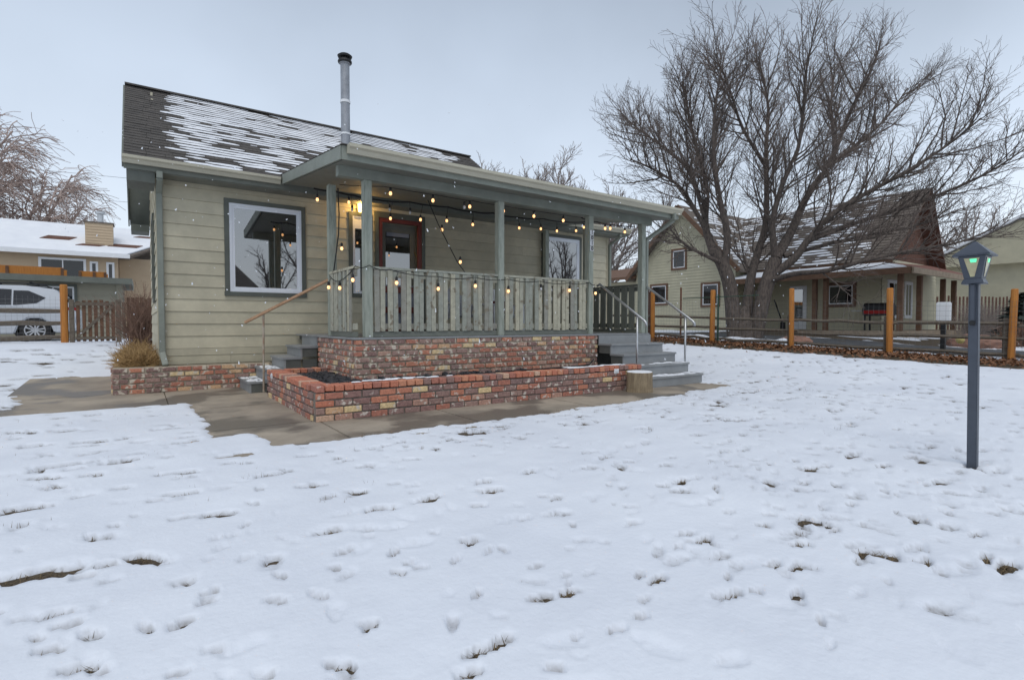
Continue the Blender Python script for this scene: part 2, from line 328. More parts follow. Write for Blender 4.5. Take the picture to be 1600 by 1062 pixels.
# snow lying on it: a sheet whose thickness goes below the ground in footprints, bare spots and on the swept path
# footprints (0) and trodden bare spots (1): place on the lawn, half length
MARKS = [(-0.98,7.04,0.124,1),(-0.39,6.11,0.101,1),(-0.17,5.07,0.119,1),(-0.55,4.85,0.097,1),(-0.3,4.76,0.069,1),(-0.46,4.56,0.065,0),(-0.56,4.12,0.089,1),(0.09,4.49,0.05,1),(0.17,5.01,0.045,1),(0.24,4.46,0.081,1),(0.04,3.84,0.042,1),(0.19,3.89,0.079,1),(-0.12,4.24,0.054,1),(-0.3,4.21,0.052,1),(-0.41,5.0,0.051,1),(0.63,4.79,0.103,1),(0.73,4.03,0.069,1),(1.1,4.45,0.057,1),(0.91,3.6,0.074,1),(1.12,3.31,0.072,1),(0.62,3.72,0.054,0),(0.35,3.36,0.086,1),(0.16,3.41,0.046,0),(0.44,3.08,0.044,0),(0.37,2.97,0.042,0),(0.29,2.97,0.035,0),(-0.22,3.37,0.042,0),(-0.13,3.48,0.037,0),(-0.55,3.77,0.059,0),(1.11,2.91,0.073,1),(0.77,2.75,0.072,1),(-0.39,3.0,0.131,1),(-0.16,2.93,0.043,1),(-0.22,2.85,0.03,1),(-0.01,2.93,0.083,1),(0.47,2.57,0.051,0),(0.47,2.38,0.024,0),(0.77,2.45,0.052,0),(0.68,2.31,0.012,0),(0.9,2.12,0.018,0),(0.95,2.3,0.039,0),(0.21,2.39,0.033,0),(0.19,2.32,0.038,0),(0.41,2.17,0.043,0),(0.56,2.12,0.044,0),(-0.29,2.54,0.046,1),(-0.23,2.43,0.045,0),(-0.16,2.31,0.053,0),(-0.31,2.39,0.033,0),(-0.27,2.27,0.037,1),(0.0,2.24,0.04,0),(0.1,2.2,0.05,0),(-0.17,2.09,0.043,1),(-0.12,2.04,0.026,0),(0.18,1.95,0.018,0),(0.65,1.79,0.035,0),(0.5,1.63,0.026,1),(0.08,1.88,0.026,0),(0.29,1.73,0.026,0),(1.74,3.82,0.055,1),(3.08,4.56,0.088,1),(2.69,3.88,0.038,1),(3.84,4.12,0.089,1),(2.98,3.48,0.073,0),(4.18,3.59,0.071,1),(3.04,3.0,0.045,1),(3.1,2.79,0.043,1),(2.29,3.01,0.071,1),(2.72,2.84,0.062,0),(1.87,2.99,0.057,1),(1.82,2.82,0.072,1),(1.42,2.9,0.085,1),(1.09,2.92,0.048,1),(1.6,2.62,0.033,1),(2.01,2.53,0.035,0),(2.07,2.46,0.051,0),(2.53,2.46,0.028,0),(3.02,2.24,0.038,1),(1.21,2.4,0.028,0),(1.15,2.07,0.028,0),(1.31,2.22,0.021,1),(1.32,2.06,0.033,0),(1.39,2.03,0.026,0),(0.95,2.3,0.033,0),(0.97,2.17,0.025,0),(0.89,2.11,0.018,0),(0.99,2.1,0.018,0),(1.07,1.76,0.033,0),(1.39,1.57,0.028,1),(1.27,1.6,0.055,0),(0.9,1.64,0.05,0),(0.65,1.81,0.03,0),(0.98,1.45,0.052,0),(0.89,1.45,0.014,1),(1.76,1.43,0.035,1),(1.73,1.5,0.03,0),(2.25,1.66,0.036,1),(2.1,1.58,0.027,0),(2.25,1.56,0.028,1),(1.35,1.27,0.039,0),(1.48,1.28,0.031,0),(1.04,1.24,0.039,0),(0.81,1.37,0.017,1),(2.16,1.91,0.045,0),(1.86,2.07,0.03,0),(1.71,2.29,0.046,0),(1.42,1.82,0.037,0),(8.18,3.67,0.093,1),(5.42,3.76,0.075,1),(5.41,3.28,0.087,1),(6.72,2.52,0.054,1),(6.06,2.43,0.066,1),(6.27,2.08,0.048,1),(6.69,2.09,0.033,1),(8.08,2.1,0.077,1),(4.96,2.28,0.043,1),(4.17,2.07,0.037,1),(4.03,1.88,0.07,1),(4.19,1.84,0.041,1),(4.57,1.6,0.059,1),(3.93,2.13,0.048,0),(3.64,1.73,0.064,0),(3.04,2.25,0.032,1),(3.88,1.36,0.04,0),(4.44,1.21,0.075,0),(3.43,1.36,0.037,0),(3.37,1.47,0.038,0),(2.7,1.49,0.042,0),(2.88,1.56,0.036,0),(2.93,1.41,0.017,0),(3.0,1.37,0.022,0),(3.45,1.04,0.052,0),(4.06,0.79,0.054,0),(2.27,1.56,0.039,1),(2.62,1.26,0.031,1),(2.95,1.24,0.033,1),(2.77,1.05,0.03,1),(3.48,0.79,0.024,1),(2.83,0.95,0.015,1),(2.89,0.83,0.028,1),(3.12,0.61,0.07,1),(3.16,0.69,0.029,1),(2.35,1.14,0.017,1),(2.0,1.13,0.025,0),(2.12,1.03,0.031,0),(1.9,1.17,0.012,1),(1.99,0.88,0.017,0),(2.02,1.27,0.027,0),(2.29,1.22,0.042,0)]
def prints():
    P = []; r = random.Random(11)
    def track(x, y, ang, n, step, sz, dep):
        for k in range(n):
            s = 1 if k % 2 else -1
            P.append((x + s * .11 * -math.sin(ang) + r.gauss(0, .05), y + s * .11 * math.cos(ang) + r.gauss(0, .05), ang + r.gauss(0, .2), sz * r.uniform(.8, 1.15), dep * r.uniform(.5, 1.3), 0))
            x += math.cos(ang) * step; y += math.sin(ang) * step; ang += r.gauss(0, .09)
    for x_, y_, l_, k_ in MARKS:
        if k_: P.append((x_, y_, -.25 + r.gauss(0, .25), max(l_ / 1.4, .028), r.uniform(.046, .062), 1)); P.append((x_ + r.gauss(0, .03), y_ + r.gauss(0, .02), -.2 + r.gauss(0, .4), max(l_ / 1.3, .03), r.uniform(.008, .014), 0))
        else: P.append((x_, y_, -.1 + r.gauss(0, .5), max(l_ / 1.25, .026), r.uniform(.021, .031), 0))
    for _ in range(3): track(r.uniform(-2.5, 7), r.uniform(.6, 4.4), r.uniform(-.5, .9), r.randint(6, 13), r.uniform(.4, .6), .070, .021)
    for _ in range(5): track(r.uniform(2, 9), r.uniform(.5, 5), r.uniform(-.4, 1.6), r.randint(6, 13), r.uniform(.35, .55), .064, .021)
    for _ in range(14): track(r.uniform(6, 13), r.uniform(1.5, 9), r.uniform(-2, 2), r.randint(6, 14), .45, .068, .023)
    for _ in range(9): track(r.uniform(-2, 8), r.uniform(.6, 5), r.uniform(-.8, 1.6), r.randint(6, 14), r.uniform(.14, .24), .034, .020)
    for _ in range(330): P.append((r.gauss(3.8, 1.4), r.gauss(1.3, .9), r.uniform(0, 6.3), r.uniform(.02, .07), r.uniform(.008, .018), 0))
    for _ in range(160): P.append((r.uniform(5, 13.5), r.uniform(1, 9), r.uniform(0, 6.3), r.uniform(.03, .07), r.uniform(.010, .024), 0))
    for _ in range(620): P.append((r.uniform(-3, 9), r.uniform(.7, 6), r.uniform(-.9, .6), r.choice([.02, .025, .03, .04, .055]) * r.uniform(.8, 1.2), r.uniform(.008, .022), 0))
    P.append((5.13, 1.21, .3, .05, .022, 0)); P.append((5.05, 1.16, .9, .03, .03, 1))
    # bare slits where the grass shows
    def slit(x, y, l, a): P.append((x, y, a, l, r.uniform(.026, .042), 1))
    for _ in range(70): slit(r.uniform(-3.5, 1.2), 5 + 3.4 * r.random(), r.uniform(.025, .09), r.gauss(.25, .3))
    for _ in range(170): slit(r.uniform(5, 13), 2.6 + 6.4 * r.random(), r.uniform(.02, .065), r.gauss(.1, .5))
    for _ in range(110): slit(r.uniform(1, 9.5), 4.75 + abs(r.gauss(0, .5)) * -1, r.uniform(.015, .05), r.gauss(.1, .5))
    for _ in range(100): slit(r.uniform(-4, -.6), r.uniform(9, 18), r.uniform(.05, .16), r.gauss(.0, .2))
    for _ in range(2): slit(r.uniform(-.4, 5), r.uniform(.7, 2.4), r.uniform(.02, .055), r.gauss(.3, .5))
    return P
def snow_thick(x, y):
    s = .029 + .005 * (fbm(x * .5, y * .7, 3) - .5) * 2 + .008 * (fbm(x * 1.1 + y * .2, y * 2.6, 9) - .5) * 2 + .006 * (fbm(x * 3, y * 5, 5, 3) - .5) * 2 + .0020 * (fbm(x * 16, y * 20, 15, 3) - .5) * 2
    small = fbm(x * 3.4, y * 5.5, 33, 3)
    s = s - .07 * np.clip(small - .74, 0, .2) / .1 * sstep(2.5, 5.5, y)
    near = (np.abs(x) < 16) & (y > -2) & (y < 19)
    ix = np.where(near)[0]; xs = x[ix]; ys = y[ix]; od = np.argsort(xs); ix = ix[od]; xs = xs[od]; ys = ys[od]
    for (px, py, a, sz, dp, kind) in prints():
        w_ = sz * 4 + .05
        lo_, hi_2 = np.searchsorted(xs, (px - w_, px + w_)); sub = np.abs(ys[lo_:hi_2] - py) < w_; m = ix[lo_:hi_2][sub]
        if not len(m): continue
        dx = x[m] - px; dy = y[m] - py; ca, sa = math.cos(a), math.sin(a)
        asp = (1.5, .68) if kind == 0 else (1.9, .6)
        u = (dx * ca + dy * sa) / (sz * asp[0]); v = (-dx * sa + dy * ca) / (sz * asp[1])
        v = v * (1 + .35 * np.clip(-u, -1, 1))
        rr = np.sqrt(u * u + v * v) + (.5 if kind == 0 else .9) * (fbm(dx * 17 + px * 7, dy * 20 + py * 5, 4, 3) - .5)
        tex = fbm(dx * 32 + py * 3, dy * 36, int(px * 50) % 97, 2)
        if kind == 0: s[m] = s[m] - dp * sstep(1.15, .62, rr) * (.6 + .8 * tex) + .002 * np.exp(-((rr - 1.3) / .2) ** 2) * tex
        else: s[m] = s[m] - dp * sstep(1.35, .35, rr) * (.8 + .4 * tex)
    # swept path
    pd = path_sd(x, y) + .16 * (fbm(x * 2.4, y * 2.4, 41, 4) - .5) * 2 + .05 * (vnoise(x * 14, y * 14, 6) - .5)
    s = np.where(y > -1, s - .10 * sstep(.10, -.10, pd), s)
    # driveway, raked strip by the fence
    s = s - .12 * sstep(.3, -.1, np.abs(x - 17.5) - 1.15 + .5 * (fbm(x * .8, y * .8, 55) - .5))
    s = s - .085 * sstep(.6, -.3, np.abs(x - 14.55 - .02 * (8 - y)) - .75 + .7 * (fbm(x * 1.3, y * 1.3, 57) - .5) + .35 * (fbm(x * 9, y * 9, 58) - .5)) * sstep(-6, 0, y)
    s = s - .09 * sstep(.52, .66, fbm(x * .35, y * .35, 77)) * sstep(18.5, 19.5, x)
    s = s + .18 * np.exp(-(((x - 16.0) / .55) ** 2)) * sstep(7.2, 8.2, y) * sstep(13.5, 11.5, y) * fbm(x * 1.7, y * 1.7, 61)
    return np.maximum(s, -.03)
def snow_mesh():
    rr = [.45]
    while rr[-1] < 16: rr.append(rr[-1] * 1.0105)
    while rr[-1] < 55: rr.append(rr[-1] * 1.02)
    while rr[-1] < 550: rr.append(rr[-1] * 1.12)
    rr = np.array(rr)
    c = math.pi / 2 - TH
    an = np.concatenate([np.linspace(c - R(64), c + R(64), 640), np.linspace(c + R(64), c - R(64) + 2 * math.pi, 70)[1:-1]])
    AA, RR = np.meshgrid(an, rr); X = RR * np.cos(AA); Y = RR * np.sin(AA)
    x = X.ravel(); y = Y.ravel(); z = G(x, y) + snow_thick(x, y)
    n = len(an); m = len(rr)
    idx = np.arange(n * m).reshape(m, n)
    a = idx[:-1]; b = np.roll(idx, -1, 1)[:-1]; c_ = np.roll(idx, -1, 1)[1:]; d_ = idx[1:]
    Fq = np.stack([a, b, c_, d_], -1).reshape(-1, 4)
    me = bpy.data.meshes.new('snow_cover')
    nv = n * m
    me.vertices.add(nv + 1); co = np.zeros((nv + 1, 3)); co[:nv, 0] = x; co[:nv, 1] = y; co[:nv, 2] = z; co[nv] = (0, 0, .04)
    me.vertices.foreach_set('co', co.ravel())
    tri = np.stack([idx[0], np.roll(idx[0], -1), np.full(n, nv)], -1)
    loops = np.concatenate([Fq.ravel(), tri.ravel()]); tot = np.concatenate([np.full(len(Fq), 4), np.full(n, 3)])
    st = np.concatenate([[0], np.cumsum(tot)[:-1]])
    me.loops.add(len(loops)); me.loops.foreach_set('vertex_index', loops)
    me.polygons.add(len(tot)); me.polygons.foreach_set('loop_start', st); me.polygons.foreach_set('loop_total', tot)
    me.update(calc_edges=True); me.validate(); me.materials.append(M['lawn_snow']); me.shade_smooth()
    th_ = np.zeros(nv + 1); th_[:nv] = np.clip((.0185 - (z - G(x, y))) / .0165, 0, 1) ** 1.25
    me.attributes.new('slush_shade', 'FLOAT', 'POINT').data.foreach_set('value', th_.astype(np.float32))
    return me
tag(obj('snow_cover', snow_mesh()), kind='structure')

# concrete path of single slabs
path = tag(empty('path'), kind='structure')
def slab(x0, x1, y0, y1, z=.012):
    MB().box(x0 + .005, x1 - .005, y0 + .005, y1 - .005, -.08, z).build('concrete_slab', M['concrete'], path, bevel=.006)
for a, b in ((1.62, 3.05), (3.05, 4.85), (4.85, 6.6), (6.6, 8.9)): slab(a, b, 4.7, 6.05)
slab(.3, 1.62, 4.6, 6.05); slab(.3, 1.62, 6.05, 7.7); slab(.3, 1.62, 7.7, 10.1, .014)
slab(-1.6, .3, 8.2, 10.1, .01)
MB().hexa([(-1.6, 10.105, -.1), (-.3, 10.105, -.1), (-.3, 13, -.1), (-1.6, 13, -.1), (-1.6, 10.105, .011), (-.3, 10.105, .011), (-.3, 13, g1(-.3, 13) + .012), (-1.6, 13, g1(-1.6, 13) + .012)]).build('concrete_slab', M['concrete'], path)
# driveway
ys = np.linspace(-25, 40, 66); m = MB()
for a, b in zip(ys[:-1], ys[1:]):
    m.quad((16.25, a, g1(16.25, a) + .012), (18.75, a, g1(18.75, a) + .012), (18.75, b, g1(18.75, b) + .012), (16.25, b, g1(16.25, b) + .012))
tag(m.build('driveway', M['asphalt']), kind='structure')

# ------------------------------------------------------------------ brickwork
def brick_mesh(l, d, h, m):
    me = MB().box(-l / 2, l / 2, -d / 2, d / 2, -h / 2, h / 2).mesh('brick', m)
    bm = bmesh.new(); bm.from_mesh(me); bmesh.ops.bevel(bm, geom=bm.edges[:], offset=.006, segments=1, affect='EDGES'); bm.to_mesh(me); bm.free(); return me
BL, BH, CH = .20, .068, .082
BRICK = brick_mesh(BL, .095, BH, M['brick']); HALF = brick_mesh(.095, .095, BH, M['brick']); CAPB = brick_mesh(.096, .215, BH, M['brick_cap'])
OBRICK = brick_mesh(BL, .095, BH, M['brick_old']); OHALF = brick_mesh(.095, .095, BH, M['brick_old'])
CORNER = brick_mesh(BL, .095, BH, M['brick_cap'])
def lay(parent, a, b, z0, rows, inward, first=0, corner=False, old=False):
    """bricks along the wall face line a->b (2D); inward = unit vector to the wall's core"""
    a = Vector(a); b = Vector(b); L = (b - a).length; t = (b - a) / L; ang = math.atan2(t.y, t.x); iw = Vector(inward)
    for r in range(rows):
        x = 0; k = 0; z = z0 + CH * r + CH / 2
        while x < L - .04:
            if k == 0 and (r + first) % 2: me, l = HALF, .105
            else: me, l = BRICK, .21
            if x + l > L + .02: me, l = HALF, max(L - x, .06)
            sc = 1
            if old: pass
            if me is HALF and abs(l - .105) > .004: sc = l / .105
            if corner and k == 0 and me is BRICK: me = CORNER
            if old and me is BRICK: me = OBRICK
            if old and me is HALF: me = OHALF
            p = a + t * (x + l / 2) + iw * (.0475 + rng.gauss(0, .002) - .012)
            obj('brick', me, parent, loc=(p.x, p.y, z + rng.gauss(0, .0012)), rot=(rng.gauss(0, .008), rng.gauss(0, .008), ang + rng.gauss(0, .006)), scale=(sc * rng.uniform(.95, 1.0) * (.965 if old else 1), 1, rng.uniform(.93, 1.03) * (.9 if old else 1)))
            x += l; k += 1
def cap(parent, a, b, z, inward):
    a = Vector(a); b = Vector(b); L = (b - a).length; t = (b - a) / L; ang = math.atan2(t.y, t.x); n = int(round(L / .108)); st = L / n; iw = Vector(inward)
    for i in range(n):
        p = a + t * (st * (i + .5)) + iw * (.0925 + rng.gauss(0, .003))
        obj('cap_brick', CAPB, parent, loc=(p.x, p.y, z + rng.gauss(0, .002)), rot=(rng.gauss(0, .012), rng.gauss(0, .012), ang + rng.gauss(0, .015)), scale=(st / .108, rng.uniform(.97, 1.02), rng.uniform(.97, 1.04)))

# planter in front of the porch
PX0, PX1, PY0, PY1 = 1.56, 6.88, 5.95, 8.54
pl = tag(empty('brick_planter', (PX0, PY0, 0)), 'low brick planter of red and buff bricks wrapping the porch foot', 'planter')
m = MB(); m.box(PX0 + .005, PX1 - .005, PY0 + .005, PY0 + .19, 0, .33); m.box(PX0 + .005, PX0 + .19, PY0 + .192, PY1 - .005, 0, .33); m.box(PX0 + .192, 2.39, PY1 - .19, PY1 - .005, 0, .33)
def local(o, root):
    o.location = Vector(o.location) - root.location
o = m.build('mortar', M['mortar_dark'], pl); local(o, pl)
class Sub:   # children given in world coordinates, shifted under their root
    def __init__(s, root): s.root = root; s.before = set(root.children)
    def done(s):
        for c in s.root.children:
            if c not in s.before: c.location = Vector(c.location) - s.root.location
S = Sub(pl)
lay(pl, (PX0, PY0), (PX1, PY0), 0, 4, (0, 1), 0, True); lay(pl, (PX0, PY1), (PX0, PY0 + .086), .0, 4, (1, 0), 1); lay(pl, (PX0 + .1, PY1), (2.39, PY1), .0, 4, (0, -1), 0)
cap(pl, (PX0, PY0), (PX1, PY0), .328 + BH / 2 + .012, (0, 1)); cap(pl, (PX0, PY1), (PX0, PY0 + .22), .328 + BH / 2 + .012, (1, 0)); cap(pl, (PX0 + .22, PY1), (2.39, PY1), .33 + BH / 2 + .01, (0, -1))
m = MB(); m.box(PX0 + .19, 6.9, PY0 + .19, 7.13, .05, .30); m.box(PX0 + .19, 2.42, 7.13, PY1 - .19, .05, .30)
m.build('soil', M['soil'], pl)
m = MB(); r = random.Random(5)
for k in range(900):
    if r.random() < .6: x, y = r.uniform(1.77, 2.38), r.uniform(6.2, 8.3)
    else: x, y = 1.77 + abs(r.gauss(0, 1.6)), r.uniform(6.16, 7.05)
    if x > 6.8: continue
    s = r.uniform(.016, .036); z = .30 + r.uniform(0, .05)
    c = Vector((x, y, z)); P = [c + Vector((r.uniform(.6, 1.2) * s * dx, r.uniform(.6, 1.2) * s * dy, r.uniform(.4, .9) * s * dz)) for dz in (-1, 1) for dx, dy in ((-1, -1), (1, -1), (1, 1), (-1, 1))]
    m.hexa(P)
tag(m.build('gravel', M['stone'], pl), kind='stuff')
m = MB()
for k in range(46):
    x = r.uniform(2.0, 3.3) if r.random() < .6 else r.uniform(5.3, 6.5); y = PY0 + r.uniform(.05, .2); s = r.uniform(.02, .06)
    m.hexa([(x - s * 1.6, y - s * .6, .418), (x + s * 1.6, y - s * .5, .418), (x + s * 1.3, y + s * .8, .418), (x - s * 1.4, y + s * .7, .418), (x - s, y - s * .3, .426), (x + s, y - s * .3, .426), (x + s * .8, y + s * .4, .426), (x - s, y + s * .4, .426)])
tag(m.build('snow_patch', M['snow'], pl), kind='stuff')
m = MB(); m.tube([(3.9, 6.5, .36), (4.3, 6.42, .385), (4.9, 6.5, .38), (5.6, 6.42, .39), (6.2, 6.5, .4), (6.55, 6.75, .46)], .012, 6)
m.build('hose', M['black'], pl)
S.done()
def plate(loc, rz, label):
    t = tag(empty('outlet_cover', loc, rz), label, 'cover plate')
    MB().box(-.055, .055, -.012, 0, -.04, .04).build('plate', M['white'], t, bevel=.004)
    MB().box(-.03, .03, -.02, -.0125, -.02, .02).build('louvre', M['vinyl'], t, bevel=.003)
plate((6.27, 5.945, .33), 0, 'small white cover plate at the right end of the brick planter')
plate((1.555, 8.2, .34), R(-90), 'small white cover plate on the planter side by the left steps')

# flower bed at the house corner
BX0, BY0 = -.36, 10.0
bd = tag(empty('brick_flower_bed', (BX0, BY0, 0)), 'low brick flower bed wall at the left house corner', 'flower bed')
S = Sub(bd)
lay(bd, (BX0, BY0), (1.86, BY0), .0, 5, (0, 1), 0, False, True); lay(bd, (BX0, 15.3), (BX0, BY0 + .088), .0, 5, (1, 0), 1, False, True)
m = MB(); m.box(BX0 + .01, 1.9, BY0 + .012, BY0 + .3, 0, .405); m.box(BX0 + .01, BX0 + .1, BY0 + .302, 15.3, 0, .40)
m.build('mortar', M['mortar'], bd)
MB().box(BX0 + .1, .28, BY0 + .1, 15.3, .05, .385).build('soil', M['soil'], bd)
S.done()

# ------------------------------------------------------------------ the house
HX0, HX1, HY0, HY1 = .27, 10.6, 10.4, 15.7
EZ = 3.62; RY, RZ = 13.05, 5.82; OV = .42; RX0, RX1 = -.15, 7.75
house = tag(empty('house', (HX0, HY0, 0)), 'beige lap-sided single-storey house with sage trim and snow-dusted dark roof', 'house')
S = Sub(house)
m = MB(); DX0, DX1, DZ1 = 4.01, 4.97, 3.26
m.box(HX0, DX0, HY0 + .03, HY1, .25, EZ); m.box(DX1, HX1, HY0 + .03, HY1, .25, EZ); m.box(DX0, DX1, HY0 + .2, HY1, .25, EZ); m.box(DX0, DX1, HY0 + .03, HY0 + .198, DZ1, EZ)
m.box(DX0, DX1, HY0 + .03, HY0 + .198, .25, .9)
for X in (HX0 + .002, RX1 - .12):
    m.hexa([(X, HY0 + .05, EZ), (X + .1, HY0 + .05, EZ), (X + .1, HY1, EZ), (X, HY1, EZ), (X, RY - .1, RZ - .15), (X + .1, RY - .1, RZ - .15), (X + .1, RY + .1, RZ - .15), (X, RY + .1, RZ - .15)])
m.build('wall', M['siding'], house)
EXPO = .2075
def board_mesh():
    m = MB(); t0, t1 = .022, .006
    m.hexa([(0, -t0, 0), (1, -t0, 0), (1, .03, 0), (0, .03, 0), (0, -t1, 1), (1, -t1, 1), (1, .03, 1), (0, .03, 1)]); return m.mesh('siding_board', M['siding'])
BOARD = board_mesh()
for k in range(15):
    z = .68 + EXPO * k; h = min(EXPO, EZ - z)
    if h < .02: continue
    segs = [(HX0, 3.93), (5.04, HX1)] if z < 3.3 else [(HX0, HX1)]
    for a, b in segs:
        cuts = [a]; p = a
        while b - p > 4.2: p += rng.uniform(2.3, 3.7); cuts.append(p)
        cuts.append(b)
        for u, v in zip(cuts[:-1], cuts[1:]): obj('siding_board', BOARD, house, loc=(u + .001, HY0, z), scale=(v - u - .002, 1, h - .002))
# side wall boards, gable part included
for k in range(24):
    z = .68 + EXPO * k
    if z + .1 > RZ - .2: break
    ins = max(0, (z + .1 - EZ) / (RZ - EZ) * (RY - HY0))
    L = (HY1 - HY0) - 2 * ins
    obj('siding_board', BOARD, house, loc=(HX0 - .003, HY1 - ins, z), rot=(0, 0, R(-90)), scale=(L, 1, EXPO - .002))
MB().box(HX0 - .012, 1.3, HY0 - .012, HY0 + .028, .412, .555).build('skirt_board', M['siding'], house)
MB().box(1.304, HX1, HY0 - .012, HY0 + .028, .412, .555).build('skirt_board', M['siding'], house)
MB().box(HX0 - .014, HX1, HY0 - .02, HY0 + .028, .559, .676).build('skirt_board', M['siding'], house)
MB().box(HX0 - .014, HX0 + .02, HY0 + .03, HY1, .40, .676).build('skirt_board', M['siding'], house)
MB().box(HX0, HX1, HY0 - .024, HY0 - .004, 3.50, EZ + .02).build('frieze_board', M['trim'], house)
MB().box(HX0 - .026, HX0 + .05, HY0 - .03, HY0 - .023, .68, 3.5).build('corner_board', M['siding'], house)
MB().box(HX1 - .06, HX1 + .03, HY0 - .03, HY0 + .06, .68, 3.5).build('corner_board', M['siding'], house)

def window(parent, x0, x1, z0, z1, y, tw=.075, fw=.085, mull=None, name='window'):
    """a proud framed window on a wall facing -y; returns the trim part"""
    m = MB(); a, b = y - .052, y + .02
    m.box(x0, x1, a, b, z1 - tw, z1); m.box(x0 - .01, x1 + .01, a - .004, b, z0, z0 + tw); m.box(x0, x0 + tw, a, b, z0 + tw + .001, z1 - tw - .001); m.box(x1 - tw, x1, a, b, z0 + tw + .001, z1 - tw - .001)
    t = m.build(name, M['trim'], parent)
    X0, X1, Z0, Z1 = x0 + tw, x1 - tw, z0 + tw, z1 - tw
    m = MB(); a, b = y - .044, y + .02
    for i, (w, pr) in enumerate(((fw * .5, 0), (fw, .014))):
        a2 = a + pr; o_ = 0 if i == 0 else fw * .5
        m.box(X0 + o_, X1 - o_, a2, b, Z1 - w, Z1 - o_); m.box(X0 + o_, X1 - o_, a2, b, Z0 + o_, Z0 + w)
        m.box(X0 + o_, X0 + w, a2, b, Z0 + w, Z1 - w); m.box(X1 - w, X1 - o_, a2, b, Z0 + w, Z1 - w)
    m.build('frame', M['vinyl'], t)
    MB().box(X0 + fw * .9, X1 - fw * .9, y - .024, y - .018, Z0 + fw * .9, Z1 - fw * .9).build('pane', M['glass'], t)
    if mull: MB().box(mull - .015, mull + .015, y - .03, y - .0245, Z0 + fw, Z1 - fw).build('mullion', M['vinyl'], t)
    return t
window(house, 1.23, 2.58, 1.58, 3.27, HY0)
w2 = window(house, 3.40, 3.86, 1.62, 3.30, HY0, fw=.05)
MB().box(3.525, 3.735, HY0 - .032, HY0 - .026, 2.98, 3.165).build('shade', M['white'], w2)
window(house, 8.25, 9.59, 1.6, 3.36, HY0)
# small side window on the left wall (seen edge-on)
m = MB(); m.box(HX0 - .05, HX0 + .02, 11.6, 11.68, 1.5, 3.1); m.box(HX0 - .05, HX0 + .02, 12.5, 12.58, 1.5, 3.1); m.box(HX0 - .05, HX0 + .02, 11.68, 12.5, 3.02, 3.1); m.box(HX0 - .05, HX0 + .02, 11.68, 12.5, 1.5, 1.58)
t = m.build('window', M['trim'], house); MB().box(HX0 - .03, HX0 - .026, 11.68, 12.5, 1.58, 3.02).build('pane', M['glass'], t)
# front door: casing, red frame, recessed door
m = MB(); m.box(DX0 - .075, DX0, HY0 - .05, HY0 + .06, .9, DZ1 + .115); m.box(DX1, DX1 + .075, HY0 - .05, HY0 + .06, .9, DZ1 + .115); m.box(DX0, DX1, HY0 - .05, HY0 + .06, DZ1, DZ1 + .115)
dr = m.build('door', M['trim'], house); dr['label'] = 'red framed front door with a dark glass upper half'
m = MB(); m.box(DX0 + .001, DX0 + .08, HY0 - .035, HY0 + .03, .9, DZ1 - .001); m.box(DX1 - .08, DX1 - .001, HY0 - .035, HY0 + .03, .9, DZ1 - .001); m.box(DX0 + .08, DX1 - .08, HY0 - .035, HY0 + .03, DZ1 - .085, DZ1 - .001)
for z in (1.0, 1.38, 1.8): m.box(DX0 + .1, DX1 - .1, HY0 - .02, HY0 + .03, z - .06, z + .06)
m.build('storm_frame', M['red'], dr)
MB().box(DX0 + .1, DX1 - .1, HY0 + .06, HY0 + .08, .9, 1.9).build('lower_panel', M['door_panel'], dr)
m = MB(); m.box(DX0 + .1, DX0 + .2, HY0 + .10, HY0 + .15, 1.9, DZ1 - .1); m.box(DX1 - .2, DX1 - .1, HY0 + .10, HY0 + .15, 1.9, DZ1 - .1); m.box(DX0 + .2, DX1 - .2, HY0 + .1, HY0 + .15, DZ1 - .26, DZ1 - .1)
m.build('door_leaf', M['door'], dr)
MB().box(DX0 + .2, DX1 - .2, HY0 + .125, HY0 + .13, 1.9, DZ1 - .26).build('pane', M['glass'], dr)
MB().box(DX0 + .23, DX1 - .23, HY0 + .11, HY0 + .122, DZ1 - .34, DZ1 - .262).build('blind', M['door_panel'], dr)

# roof with stepped shingle courses
def slope_frame(A, B, Cc, D):
    A, B, Cc, D = map(Vector, (A, B, Cc, D)); n = (B - A).cross(D - A).normalized(); return A, B, Cc, D, (n if n.z > 0 else -n)
def shingles(A, B, Cc, D, n, thick=.009, tab=None, seed=1):
    """A,B eave ends, C,D ridge ends above B,A"""
    A, B, Cc, D, nm = slope_frame(A, B, Cc, D); m = MB(); r = random.Random(seed)
    for i in range(n):
        t0, t1 = i / n, (i + 1) / n + .001
        a = A.lerp(D, t0); b = B.lerp(Cc, t0); c = B.lerp(Cc, t1); d_ = A.lerp(D, t1)
        if tab is None:
            m.hexa([a, b, c, d_, a + nm * thick, b + nm * thick, c + nm * .001, d_ + nm * .001])
        else:
            L = (b - a).length; u = 0
            while u < L:
                w = min(tab * r.uniform(.75, 1.3), L - u) ; f0, f1 = u / L, min(1, (u + w - .004) / L); th = thick * r.uniform(.7, 1.5); dn = r.uniform(-.10, 0) / n
                p = a.lerp(b, f0) + (A - D) * -dn * 0; q_ = a.lerp(b, f1); s_ = d_.lerp(c, f1); v = d_.lerp(c, f0)
                m.hexa([p, q_, s_, v, p + nm * th, q_ + nm * th, s_ + nm * .001, v + nm * .001]); u += w
    return m
